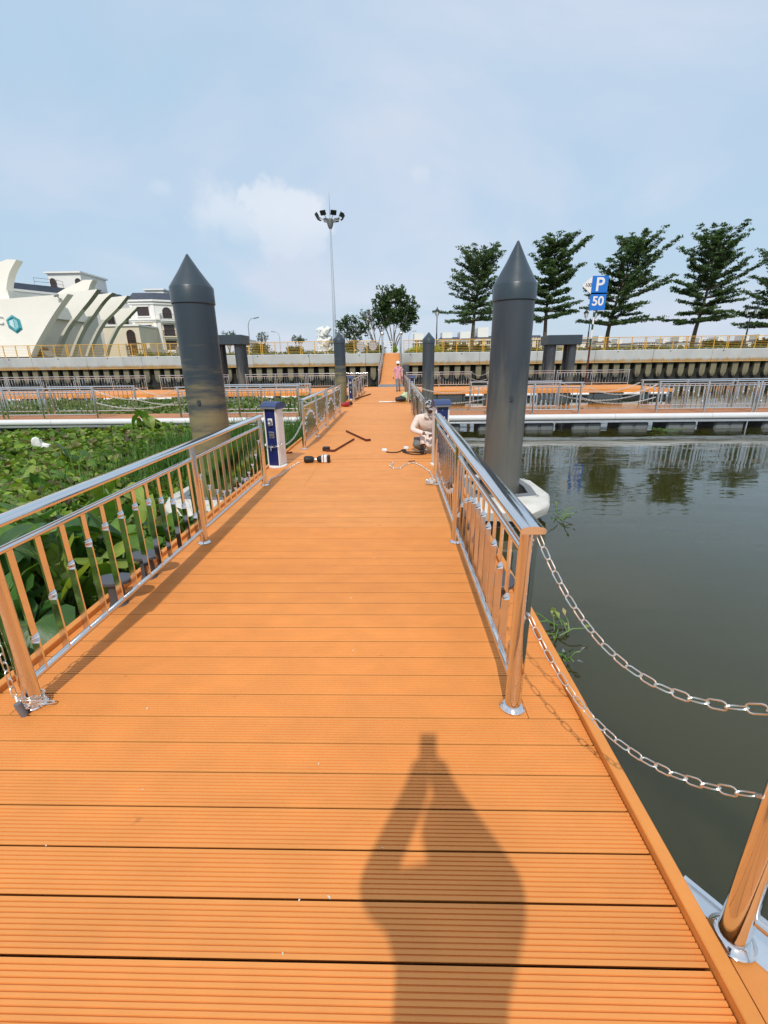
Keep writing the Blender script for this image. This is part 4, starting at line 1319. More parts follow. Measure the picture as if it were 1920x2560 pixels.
# ------------------------------------------------------------------ parking sign for boats on a striped pole
SY = 33.0
sp = gy(1463, 960, SY)
sg = thing('mooring_sign', 'blue sign reading P and 50 with a white 100 arrow on a striped pole', 'sign', (sp.x, SY, 0))
ztop = gy(1500, 690, SY).z
bands = [(-1.5, 2.55, m_redbrown), (2.55, 3.0, m_green_dk), (3.0, 3.55, m_signwhite), (3.55, 3.9, m_green_dk), (3.9, 4.35, m_signwhite), (4.35, 4.65, m_green_dk), (4.65, ztop, m_signwhite)]
for a, b_, m_ in bands:
    MB().tube([(0, 0, a), (0, 0, b_ - 0.001)], 0.062, 10).build('pole_band', m_, sg, smooth=50)
def board(c, w, h, text, size, m_, nm):
    b = MB().bbox(-w / 2, w / 2, -0.02, 0.02, -h / 2, h / 2, 0.006).build(nm, m_, sg, c)
    bd = MB()
    e = 0.02
    for x0, x1, z0, z1 in ((-w / 2 + e, w / 2 - e, h / 2 - 2 * e, h / 2 - e), (-w / 2 + e, w / 2 - e, -h / 2 + e, -h / 2 + 2 * e), (-w / 2 + e, -w / 2 + 2 * e, -h / 2 + 2 * e, h / 2 - 2 * e), (w / 2 - 2 * e, w / 2 - e, -h / 2 + 2 * e, h / 2 - 2 * e)):
        bd.box(x0, x1, -0.026, -0.021, z0, z1)
    link('lettering', text_mesh(text, size, 0.004, m_signwhite, 'lettering', 0.018), b, (0, -0.026, 0))
    return b
zP = (gy(1500, 693, SY).z + gy(1497, 733, SY).z) / 2
zF = (gy(1495, 735, SY).z + gy(1492, 773, SY).z) / 2
xb = gy(1498, 713, SY).x - sp.x
board((xb, -0.09, zP), 1.05, 1.10, 'P', 1.15, m_signblue, 'parking_board')
board((xb - 0.0, -0.09, zF), 1.05, 1.08, '50', 0.78, m_signblue, 'distance_board')
ar = MB().prism([(-0.62, 0), (0.02, 0.52), (0.02, -0.52)], -0.02, 0.02, 'y').build('arrow_board', m_signwhite, sg, (xb - 0.545, -0.07, zP))
link('lettering', text_mesh('100', 0.30, 0.004, m_signblack, 'lettering', 0.004), ar, (-0.19, -0.025, 0))
for z in (zP + 0.3, zP - 0.3, zF + 0.3, zF - 0.3):
    MB().box(-0.25, xb + 0.4, -0.065, 0.065, z - 0.02, z + 0.02).build('clamp', m_steel_rough, sg)

# ------------------------------------------------------------------ white statue of leaping fish, stacked
st0 = gy(806, 884, 65)
stt = gy(800, 818, 65).z - GZ
st = thing('fish_statue', 'white stone statue of leaping dolphins stacked above waves', 'statue', (st0.x, 65, GZ))
MB().lathe([(1.35, 0), (1.3, 0.25), (0.95, 0.4), (0.9, 0.9)], 20).build('plinth', m_statue, st, smooth=30)
def dolphin(z, yaw, s, bend):
    pts, r = [], []
    for k in range(11):
        t = k / 10
        x = (t - 0.5) * 2.0 * s
        pts.append((x, 0, z - bend * (2 * t - 1) ** 2 * s * 0.75 + t * 0.35 * s))
        r.append(s * (0.05 + 0.36 * math.sin(math.pi * min(1, t * 0.92 + 0.06)) ** 0.8) if t < 0.86 else s * (0.16 - (t - 0.86) * 0.7))
    b = MB(); b.tube(pts, r, 10)
    tp = Vector(pts[0])
    b.add([tp + Vector((0.1, 0, 0)), tp + Vector((-0.35, -0.55, 0.1)) * s, tp + Vector((-0.2, 0, 0)) * s, tp + Vector((-0.35, 0.55, 0.1)) * s, tp + Vector((0, 0, 0.14)) * s], [(0, 1, 4), (1, 2, 4), (2, 3, 4), (3, 0, 4), (0, 2, 1), (0, 3, 2)])
    c = Vector(pts[5])
    b.add([c + Vector((-0.3, -0.05, 0.3)) * s, c + Vector((0.25, -0.05, 0.28)) * s, c + Vector((-0.35, 0, 0.72)) * s, c + Vector((-0.3, 0.05, 0.3)) * s, c + Vector((0.25, 0.05, 0.28)) * s], [(0, 1, 2), (4, 3, 2), (1, 4, 2), (3, 0, 2)])
    for sy in (-1, 1):
        f = Vector(pts[7]) + Vector((0, sy * 0.25, -0.1)) * s
        b.add([f, f + Vector((0.3, 0, 0)) * s, f + Vector((-0.25, sy * 0.45, -0.45)) * s, f + Vector((0.05, 0, -0.1)) * s], [(0, 1, 2), (1, 3, 2), (3, 0, 2), (0, 3, 1)])
    o = b.build('dolphin', m_statue, st, smooth=60)
    o.rotation_euler = (0, 0, yaw)
    return o
for k, (f, yw, s) in enumerate(((0.34, 3.0, 0.80), (0.52, 3.5, 0.78), (0.70, 2.8, 0.74), (0.88, 3.3, 0.76))):
    dolphin(stt * f, yw, s, 0.55)
b = MB()
for k in range(16):
    a = k * 0.8
    r0 = 0.35 + 0.2 * math.sin(k * 2.3)
    b.tube([(0.5 + 0.3 * math.cos(a), 0.3 * math.sin(a), 0.7 + k * stt * 0.043), (0.75 + 0.5 * math.cos(a), 0.5 * math.sin(a), 1.0 + k * stt * 0.045), (0.55 + 0.3 * math.cos(a + 0.6), 0.3 * math.sin(a + 0.6), 1.35 + k * stt * 0.045)], [r0, r0 * 0.8, 0.06], 7)
b.build('wave_column', m_statue, st, smooth=60)

# ------------------------------------------------------------------ trees
def leaf_cloud(name, parent, centers, radii, per, size, base, rng, flat=0.6, up=0.3, bright=0.5, loc=(0, 0, 0), m=None):
    """leaf-sized quads round clump centres; colour varies leaf by leaf and clump by clump"""
    C = np.asarray(centers, dtype=np.float64)
    n = len(C) * per
    ctr = np.repeat(C, per, axis=0)
    R = np.repeat(np.asarray(radii, dtype=np.float64).reshape(-1, 1) * np.ones((len(C), 1)), per, axis=0)
    off = rng.normal(size=(n, 3)); off /= np.linalg.norm(off, axis=1, keepdims=True)
    off *= R * rng.random((n, 1)) ** 0.5
    off[:, 2] *= flat
    p = ctr + off
    nr = rng.normal(size=(n, 3)); nr[:, 2] = np.abs(nr[:, 2]) + up
    nr /= np.linalg.norm(nr, axis=1, keepdims=True)
    a = rng.normal(size=(n, 3)); t = np.cross(nr, a); t /= np.linalg.norm(t, axis=1, keepdims=True)
    b = np.cross(nr, t)
    s = size * (0.6 + 0.8 * rng.random((n, 1)))
    V = np.stack([p - t * s, p + b * s * 0.42, p + t * s, p - b * s * 0.42], axis=1).reshape(-1, 3)
    F = np.arange(4 * n).reshape(n, 4)
    cl = np.repeat(rng.random((len(C), 1)), per, axis=0)
    v = (1 - bright / 2) + bright * (0.55 * rng.random((n, 1)) + 0.45 * cl)
    col = np.asarray(base)[None, :] * v
    col[:, 0:1] *= 0.85 + 0.4 * rng.random((n, 1))
    me = leaf_mesh(name, V, F, col, m or m_leaf)
    return link(name, me, parent, loc)

def layered_tree(label, u, v_base, u_top, v_top, Y, wl, wr, seed, group, dens=1.0, prof=None, low=0.27):
    """Terminalia-like tree: straight trunk, tiers of near-level boughs that climb towards the top"""
    rng = np.random.default_rng(seed)
    rnd = random.Random(seed)
    p = gy(u, v_base, Y); p.z = GZ
    top = gy(u_top, v_top + 8, Y) - p
    H = top.z * 0.88
    t = thing('layered_tree', label, 'tree', p, 0, group)
    tr = MB()
    def axis(s):
        return Vector((top.x * s ** 1.3 + 0.12 * math.sin(s * 6 + seed), 0.15 * math.sin(s * 5 + seed * 2), H * s))
    zs = [0, 0.03, 0.1, 0.2, 0.3, 0.42, 0.55, 0.68, 0.8, 0.9, 0.97]
    rt = 0.24
    tr.tube([axis(s) for s in zs], [rt * (1.35 if s == 0 else (1.02 - s)) + 0.015 for s in zs], 10)
    cent, rads = [], []
    nt = 11
    for i in range(nt):
        s = low + (0.98 - low) * (i / (nt - 1)) ** 0.95
        q = (s - low) / (1 - low)
        k = prof(q) if prof else (0.98 - 0.55 * q ** 1.6) * (0.80 + 0.25 * math.sin(i * 2.1 + seed))
        nb = 9 if q < 0.7 else 8
        for j in range(nb):
            a = 2 * math.pi * (j + 0.37 * i) / nb + rnd.uniform(-0.3, 0.3)
            side = wr if math.cos(a) > 0 else wl
            L = (abs(math.cos(a)) * side + (1 - abs(math.cos(a))) * 0.5 * (wl + wr)) * k * rnd.uniform(0.62, 1.08)
            if rnd.random() < 0.16:
                L *= rnd.uniform(0.35, 0.6)
            el = rad(rnd.uniform(-3, 15) + 34 * q ** 1.3)
            b0 = axis(s)
            d = Vector((math.cos(a) * math.cos(el), math.sin(a) * math.cos(el), math.sin(el)))
            if rnd.random() < 0.12:
                continue
            if rnd.random() < 0.12:
                L *= rnd.uniform(1.05, 1.2) if q < 0.6 else 0.85
            if b0.z + d.z * L * 1.12 > top.z:
                L = max(0.5, (top.z * rnd.uniform(0.95, 1.0) - b0.z) / max(0.2, d.z) / 1.12)
            pts = []
            for f in (0, 0.2, 0.45, 0.72, 1.0):
                sagz = 0.10 * L * (f * f * (1 if q > 0.3 else -0.3))
                pts.append(b0 + d * (L * f) + Vector((rnd.uniform(-.1, .1) * f, rnd.uniform(-.1, .1) * f, sagz)))
            tr.tube(pts, [0.085 * (1 - 0.5 * q), 0.07 * (1 - 0.5 * q), 0.045, 0.03, 0.012], 5, caps=False)
            sd = Vector((-math.sin(a), math.cos(a), 0))
            nc = max(5, int(L * 3.6))
            for c in range(nc):
                f = 0.28 + 0.74 * (c + rnd.random()) / nc
                w = (0.16 + 0.26 * L * 0.35) * (1.2 - 0.75 * f)
                o = rnd.uniform(-1, 1)
                cc = b0 + d * (L * f) + sd * (o * w) + Vector((0, 0, 0.10 * L * f * f * (1 if q > 0.3 else -0.3) + rnd.uniform(-0.05, 0.14) + 0.05))
                cent.append(cc); rads.append(rnd.uniform(0.30, 0.55))
                if c % 2 == 0:
                    tr.tube([b0 + d * (L * max(0.1, f - 0.15)) + Vector((0, 0, 0.08 * L * f * f * (1 if q > 0.3 else -0.3))), cc], 0.012, 3, caps=False)
    for c in range(14):
        cent.append(axis(1.0) + Vector((rnd.uniform(-.4, .4), rnd.uniform(-.4, .4), rnd.uniform(-0.5, 0.15)))); rads.append(0.25)
    tr.build('trunk', m_bark, t, smooth=60)
    leaf_cloud('crown', t, cent, rads, int(30 * dens), 0.135, (0.074, 0.132, 0.046), rng, 0.36, 0.5, 0.95)
    return t
GT = 'layered trees along the promenade'
px = lambda d, Y: d * Y / F_PX
TY = 56
layered_tree('layered tree between the single lantern and the big right pile, sparse and left-reaching', 1176, 852, 1210, 606, TY, px(88, TY), px(78, TY), 1, GT, 0.72, lambda q: (0.95 - 0.10 * q) * (0.9 + 0.12 * math.sin(q * 20)), 0.36)
layered_tree('dense layered tree directly right of the big right pile', 1359, 852, 1392, 572, TY, px(70, TY), px(92, TY), 2, GT, 1.15, lambda q: (0.86 + 0.05 * q) * (0.9 + 0.12 * math.sin(q * 17 + 1)), 0.33)
layered_tree('layered tree behind the blue sign, with a long low bough to the right', 1516, 852, 1590, 570, TY, px(80, TY), px(118, TY), 3, GT, 1.05, lambda q: (1.0 - 0.28 * q) * (0.88 + 0.16 * math.sin(q * 19 + 2)), 0.26)
layered_tree('tall layered tree standing free between the sign and the right picture edge', 1736, 850, 1800, 556, TY, px(88, TY), px(108, TY), 4, GT, 1.15, lambda q: (0.92 - 0.12 * q) * (0.9 + 0.12 * math.sin(q * 21)), 0.27)
layered_tree('last layered tree, cut off by the right picture edge', 1935, 848, 1985, 600, TY, px(112, TY), px(90, TY), 5, GT, 0.9, lambda q: (1.0 - 0.5 * q) * (0.9 + 0.14 * math.sin(q * 23 + 1)), 0.25)

def round_tree(label, u, vb, blobs, Y, leafsize, per, col, seed, group, stems, trunk_r=0.14, flowers=0, name='round_tree', stemspread=0.5, m_b=None):
    """blobs: (u, v, radius px) clumps measured in the picture, given depth by scatter"""
    rng = np.random.default_rng(seed); rnd = random.Random(seed)
    p = gy(u, vb, Y); p.z = GZ
    t = thing(name, label, 'tree', p, 0, group)
    cent, rads = [], []
    tops = []
    for bu, bv, br in blobs:
        R = px(br, Y)
        c = gy(bu, bv, Y) - p
        n = max(4, int(12 * (R / 0.8) ** 2))
        for k in range(n):
            d = Vector((rnd.gauss(0, 1), rnd.gauss(0, 1), rnd.gauss(0, 1))).normalized() * (R * rnd.uniform(0.35, 1.0))
            d.y *= 0.9
            cent.append(c + d); rads.append(rnd.uniform(0.25, 0.5) * max(0.6, leafsize / 0.16))
        tops.append((c, R))
    tr = MB()
    for k in range(stems):
        c, R = tops[k % len(tops)]
        a = rnd.uniform(0, 6.28)
        o = Vector((math.cos(a) * 0.18, math.sin(a) * 0.18, 0)) * stemspread * 2
        b1 = Vector((c.x * 0.25 + rnd.uniform(-.3, .3) * stemspread, rnd.uniform(-.4, .4), c.z * 0.35)); b2 = Vector((c.x * 0.75, rnd.uniform(-.5, .5), c.z * 0.68))
        tr.tube([o, b1, b2, c], [trunk_r, trunk_r * 0.75, trunk_r * 0.5, 0.03], 6, caps=False)
        for _ in range(7):
            e = c + Vector((rnd.gauss(0, 1), rnd.gauss(0, 1), rnd.gauss(0, .7))).normalized() * R * 0.8
            tr.tube([b2, (b2 + e) / 2 + Vector((0, 0, 0.12)), e], [trunk_r * 0.4, 0.035, 0.015], 4, caps=False)
    tr.build('trunk', m_b or m_bark_p, t, smooth=60)
    leaf_cloud('crown', t, cent, rads, per, leafsize, col, rng, 0.8, 0.35, 0.9)
    if flowers:
        f = MB()
        for k in range(flowers):
            c, R = rnd.choice(tops)
            d = Vector((rnd.gauss(0, 1), -abs(rnd.gauss(0, 1)), rnd.gauss(0, 1))).normalized() * R
            q = c + d
            for s in range(5):
                a = 2 * math.pi * s / 5
                f.add([q, q + Vector((math.cos(a) * .09, -.05, math.sin(a) * .09)), q + Vector((math.cos(a + .5) * .14, -.03, math.sin(a + .5) * .14)), q + Vector((math.cos(a + 1.0) * .09, -.05, math.sin(a + 1.0) * .09))], [(0, 1, 2, 3)])
        f.build('blossom', m_signwhite, t)['kind'] = 'stuff'
    return t
PG = (0.048, 0.092, 0.026)
round_tree('large round frangipani tree behind the gangway head', 985, 858, [(965, 745, 26), (1000, 742, 26), (1025, 765, 22), (985, 765, 30), (950, 765, 22), (958, 790, 24), (1018, 790, 24), (990, 795, 24), (1032, 800, 12), (1010, 812, 16)], 60, 0.18, 26, (0.056, 0.105, 0.032), 21, 'frangipani trees behind the gangway head', 7, 0.10, 14)
round_tree('thin pale frangipani tree between the two leafy ones', 940, 858, [(915, 790, 14), (925, 775, 10), (935, 800, 16), (955, 812, 14), (908, 782, 7)], 61, 0.15, 9, (0.06, 0.095, 0.04), 22, 'frangipani trees behind the gangway head', 6, 0.07, 6)
round_tree('low round frangipani tree right of the mast foot', 880, 862, [(865, 795, 16), (880, 812, 24), (900, 818, 22), (860, 825, 20), (885, 838, 20), (912, 830, 16), (850, 815, 12)], 59, 0.16, 14, PG, 23, 'frangipani trees behind the gangway head', 5, 0.09, 10)
BG = (0.058, 0.11, 0.03)
GS = 'small trees left of the white statue'
round_tree('small round tree just above the left portal', 573, 880, [(563, 838, 10), (580, 838, 11), (572, 850, 14), (590, 848, 9)], 95, 0.16, 13, BG, 31, GS, 3, 0.12, m_b=m_bark)
round_tree('small airy tree between two street lights', 655, 884, [(643, 838, 7), (655, 836, 8), (665, 840, 8), (652, 848, 8)], 95, 0.15, 10, (0.065, 0.105, 0.04), 32, GS, 4, 0.09)
round_tree('small flat-topped tree left of the white statue', 745, 884, [(738, 845, 8), (748, 843, 8), (757, 846, 7), (747, 853, 9)], 95, 0.16, 12, BG, 33, GS, 3, 0.1)
round_tree('small round tree peeping out between statue and mast', 824, 884, [(822, 845, 9), (830, 852, 8), (818, 855, 8)], 95, 0.16, 12, (0.05, 0.10, 0.03), 34, GS, 2, 0.1)
def bush(label, u, v, ru, rv, Y, col, seed, group, size=0.14, per=15, name='bush'):
    rng = np.random.default_rng(seed); rnd = random.Random(seed)
    p = gy(u, v, Y); R, Rz = px(ru, Y), px(rv, Y)
    p.z = GZ
    t = thing(name, label, 'shrub', p, 0, group)
    cent = []
    hc = gy(u, v, Y).z - GZ
    n = int(26 * max(1.0, R / Rz))
    for k in range(n):
        d = Vector((rnd.gauss(0, 1), rnd.gauss(0, 1), rnd.gauss(0, 1))).normalized() * rnd.uniform(0.3, 1)
        cent.append(Vector((d.x * R, d.y * min(R, 1.2), max(0.1, hc + d.z * Rz))))
    st_ = MB()
    for k in range(6):
        st_.tube([(rnd.uniform(-.3, .3) * R, 0, -0.05), cent[k]], [0.05, 0.015], 4, caps=False)
    st_.build('stems', m_bark, t)
    leaf_cloud('foliage', t, cent, [0.42 * min(1, Rz / 0.7)] * n, per, size, col, rng, 0.85, 0.4, 0.8)
    return t
GBu = 'clipped bushes behind the promenade railing'
YG = (0.34, 0.40, 0.03)
bush('bright yellow-green shrub behind the railing, left of the slim right pile', 1045, 873, 24, 9, 52.5, YG, 41, 'bright yellow-green shrubs', 0.10)
bush('bright yellow-green shrub behind the railing, right of the slim right pile', 1088, 873, 14, 9, 52.5, YG, 42, 'bright yellow-green shrubs', 0.10)
bush('small yellow-green shrub at the gangway head', 986, 874, 8, 7, 53.5, (0.30, 0.40, 0.04), 43, 'bright yellow-green shrubs', 0.10)
for k, (lab, u, v, ru, rv) in enumerate((
    ('dark round bush right of the single lantern', 1110, 868, 14, 10), ('dark round bush left of the first layered tree', 1150, 869, 24, 8), ('dark bush right of the first layered tree', 1198, 872, 22, 10),
    ('dark bush behind the low round frangipani', 880, 866, 34, 12), ('dark bush behind the large frangipani', 930, 868, 20, 10), ('green round bush right of the left portal', 650, 872, 26, 12),
    ('green bush left of the white statue', 740, 876, 22, 10), ('dark bush right of the big right pile', 1330, 876, 18, 6),
    ('dark bush at the foot of the tall free tree', 1780, 858, 22, 8), ('dark bush left of the last lantern', 1830, 862, 18, 6), ('dark bush at the right picture edge', 1905, 858, 18, 9),
    ('dark bush left of the ball-topped gate posts', 953, 872, 10, 8))):
    bush(lab, u, v, ru, rv, 58 + (k % 3) * 2, (0.045, 0.085, 0.025), 50 + k, GBu, 0.15, 13)
# clipped hedge strip and distant tree belt
rng = np.random.default_rng(77)
cent = [(rng.uniform(-45, 47), rng.uniform(54, 56), GZ + rng.uniform(0.1, 0.42)) for _ in range(1500)]
cent = [c for c in cent if not (-1.6 < c[0] < 1.2) and c[0] > -30]
o = leaf_cloud('low_hedge', None, cent, [0.3] * len(cent), 9, 0.12, (0.06, 0.115, 0.03), rng, 0.7, 0.5, 0.7)
tag(o, 'low clipped hedge running behind the yellow railing', 'hedge'); o['kind'] = 'stuff'
cent = []
for _ in range(1500):
    a = rng.uniform(-0.85, 0.9); d = rng.uniform(330, 420)
    cent.append((a * d, d, GZ + rng.uniform(0, 7) * (0.5 + 0.5 * math.sin(a * 31) ** 2)))
o = leaf_cloud('distant_treeline', None, cent, [4.0] * len(cent), 10, 1.3, (0.10, 0.14, 0.08), rng, 0.6, 0.4, 0.6)
tag(o, 'hazy belt of trees far beyond the houses', 'trees'); o['kind'] = 'stuff'

# ------------------------------------------------------------------ water hyacinth, grass and taro on the left
def hyac_leaves(n, region, seed, size, zlo, zhi, palette, shape='round'):
    """region(rng, n) -> x, y ; cupped leaves of two quads each"""
    rng = np.random.default_rng(seed)
    x, y = region(rng, n)
    n = len(x)
    # slow swell of the mat so it lies in mounds and hollows
    swell = 0.5 + 0.25 * np.sin(x * 1.7 + 0.6 * y) + 0.25 * np.sin(y * 2.3 - 0.8 * x + 1.0)
    z = Z_W + zlo + (zhi - zlo) * rng.random(n) ** 1.3 * (0.35 + 0.65 * swell)
    p = np.stack([x, y, z], 1)
    nr = rng.normal(size=(n, 3)) * np.array([0.55, 0.55, 0.2]); nr[:, 2] = np.abs(nr[:, 2]) + 0.35 + 0.4 * rng.random(n)
    nr /= np.linalg.norm(nr, axis=1, keepdims=True)
    a = rng.normal(size=(n, 3)); t = np.cross(nr, a); t /= np.linalg.norm(t, axis=1, keepdims=True)
    b = np.cross(nr, t)
    s = size * (0.55 + 0.9 * rng.random((n, 1)))
    asp = (0.62 if shape == 'round' else 0.3) * (0.8 + 0.4 * rng.random((n, 1)))
    c = 0.22 * s * nr
    # outline: base, side, tip, side with raised rims
    v0 = p - t * s; v1 = p - t * s * 0.35 + b * s * asp + c; v2 = p + t * s * 0.55 + b * s * asp * 0.75 + c
    v3 = p + t * s; v4 = p + t * s * 0.55 - b * s * asp * 0.75 + c; v5 = p - t * s * 0.35 - b * s * asp + c
    V = np.stack([v0, v1, v2, v3, v4, v5], 1).reshape(-1, 3)
    i = np.arange(n)[:, None] * 6
    F = np.concatenate([i + np.array([[0, 1, 2, 3]]), i + np.array([[0, 3, 4, 5]])], 1).reshape(-1, 4)
    pal = np.asarray(palette); w = pal[:, 3] / pal[:, 3].sum()
    idx = rng.choice(len(pal), n, p=w)
    col = pal[idx, :3] * (0.7 + 0.6 * rng.random((n, 1)))
    return V, F, np.repeat(col, 2, axis=0)
PAL = [(0.15, 0.255, 0.032, 5), (0.22, 0.33, 0.042, 3), (0.10, 0.195, 0.026, 4), (0.26, 0.32, 0.06, 2), (0.22, 0.19, 0.085, 1.3), (0.30, 0.27, 0.15, 0.7), (0.10, 0.075, 0.035, 1.6)]
def strip(x0, x1, y0, y1):
    return lambda rng, n: (rng.uniform(x0, x1, n), rng.uniform(y0, y1, n))
def merge(parts):
    V, F, C, o = [], [], [], 0
    for v, f, c in parts:
        V.append(v); F.append(f + o); C.append(c); o += len(v)
    return np.concatenate(V), np.concatenate(F), np.concatenate(C)
def keep_out(reg):
    def f(rng, n):
        x, y = reg(rng, n)
        k = ~((np.abs(x + 2.72) < 0.70) & (np.abs(y - 6.40) < 1.0)) & (x < -2.17)
        return x[k], y[k]
    return f
parts = [hyac_leaves(19000, keep_out(strip(-7.0, -2.16, 0.5, 8.0)), 1, 0.066, 0.02, 0.42, PAL),
         hyac_leaves(22000, keep_out(strip(-10.5, -2.16, 6.0, 14.3)), 2, 0.088, 0.02, 0.40, PAL),
         hyac_leaves(20000, strip(-20.0, -7.0, 5.0, 14.3), 3, 0.10, 0.02, 0.26, PAL),
         hyac_leaves(8000, keep_out(strip(-10.0, -2.16, 1.0, 14.3)), 4, 0.055, 0.0, 0.14, [(0.16, 0.12, 0.06, 1), (0.28, 0.25, 0.14, 0.8), (0.07, 0.05, 0.03, 1.2)], 'long'),
         hyac_leaves(3000, strip(-7.0, -2.16, -3.0, 1.2), 6, 0.08, 0.02, 0.28, PAL)]
V, F, C = merge(parts)
o = link('water_hyacinth', leaf_mesh('water_hyacinth', V, F, C, m_leaf))
tag(o, 'mat of floating water hyacinth between the main pier and the left arm', 'water plants', kind='stuff')
parts = [hyac_leaves(20000, strip(-30.0, -2.16, 16.1, 26.5), 5, 0.10, 0.03, 0.42, [(0.15, 0.21, 0.05, 4), (0.11, 0.18, 0.035, 4), (0.24, 0.25, 0.10, 1.5), (0.07, 0.12, 0.03, 2), (0.36, 0.36, 0.24, 0.5)])]
V, F, C = merge(parts)
o = link('water_hyacinth', leaf_mesh('water_hyacinth', V, F, C, m_leaf))
tag(o, 'paler mat of water hyacinth between the left arm and the landing stage', 'water plants', kind='stuff')
# added root sheet over the water, coloured dark for the shade in hollows
rng = np.random.default_rng(5)
def shaded_root_mat(x0, x1, y0, y1, nx, ny, lab):
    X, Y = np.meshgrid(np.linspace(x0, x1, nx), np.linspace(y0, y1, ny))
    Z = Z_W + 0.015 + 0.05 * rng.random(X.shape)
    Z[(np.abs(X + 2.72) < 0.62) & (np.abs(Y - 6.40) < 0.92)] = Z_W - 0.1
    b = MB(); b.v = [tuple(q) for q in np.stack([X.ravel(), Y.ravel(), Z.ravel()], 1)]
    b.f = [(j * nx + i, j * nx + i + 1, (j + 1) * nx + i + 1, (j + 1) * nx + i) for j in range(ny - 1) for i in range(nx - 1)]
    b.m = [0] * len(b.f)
    o = b.build('shaded_root_sheet', mat('shaded_root_mat', (0.075, 0.085, 0.028), 0.95, vary=0.5, vscale=6))
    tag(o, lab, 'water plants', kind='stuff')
shaded_root_mat(-20, -2.18, -3, 14.3, 90, 90, 'root sheet coloured dark for shade under the floating leaves left of the main pier')
shaded_root_mat(-32, -2.18, 16.0, 26.6, 60, 30, 'root sheet coloured dark for shade under the paler floating leaves')
# tall grass round the left pile
def grass(n, reg, seed, hlo, hhi, col):
    rng = np.random.default_rng(seed)
    x, y = reg(rng, n); n = len(x)
    h = rng.uniform(hlo, hhi, n)[:, None]
    a = rng.uniform(0, 2 * np.pi, n)
    d = np.stack([np.cos(a), np.sin(a), np.zeros(n)], 1)
    w = np.stack([-np.sin(a), np.cos(a), np.zeros(n)], 1) * 0.010
    p0 = np.stack([x, y, np.full(n, Z_W + 0.02)], 1)
    ln = rng.uniform(0.1, 0.75, n)[:, None]
    up = np.array([[0, 0, 1.0]])
    p1 = p0 + up * h * 0.55 + d * h * ln * 0.22
    p2 = p0 + up * h * (0.95 - 0.25 * ln) + d * h * ln * 0.75
    V = np.stack([p0 - w, p0 + w, p1 + w * 0.9, p1 - w * 0.9, p2 + w * 0.15, p2 - w * 0.15], 1).reshape(-1, 3)
    i = np.arange(n)[:, None] * 6
    F = np.concatenate([i + np.array([[0, 1, 2, 3]]), i + np.array([[3, 2, 4, 5]])], 1).reshape(-1, 4)
    c = np.asarray(col)[None, :] * (0.6 + 0.8 * rng.random((n, 1))) * np.array([[1, 1, 1]])
    c[:, 0:1] *= 0.8 + 0.6 * rng.random((n, 1))
    return V, F, np.repeat(c, 2, axis=0)
def gauss_reg(cx, cy, sx, sy):
    def f(rng, n):
        x, y = rng.normal(cx, sx, n), rng.normal(cy, sy, n)
        k = (x < -2.2) & (y < 14.2) & ~((np.abs(x + 2.72) < 0.62) & (np.abs(y - 6.4) < 0.92))
        return x[k], y[k]
    return f
V, F, C = merge([grass(3600, gauss_reg(-3.7, 9.4, 0.75, 1.5), 1, 0.45, 1.0, (0.055, 0.14, 0.018)), grass(2600, gauss_reg(-2.5, 10.6, 0.30, 2.0), 2, 0.4, 0.85, (0.06, 0.15, 0.02)),
                 grass(500, gauss_reg(-6.0, 9.0, 1.8, 2.6), 3, 0.2, 0.5, (0.10, 0.17, 0.03))])
o = link('tall_grass', leaf_mesh('tall_grass', V, F, C, m_leaf))
tag(o, 'tall bright grass growing round the near left pile', 'grass', kind='stuff')

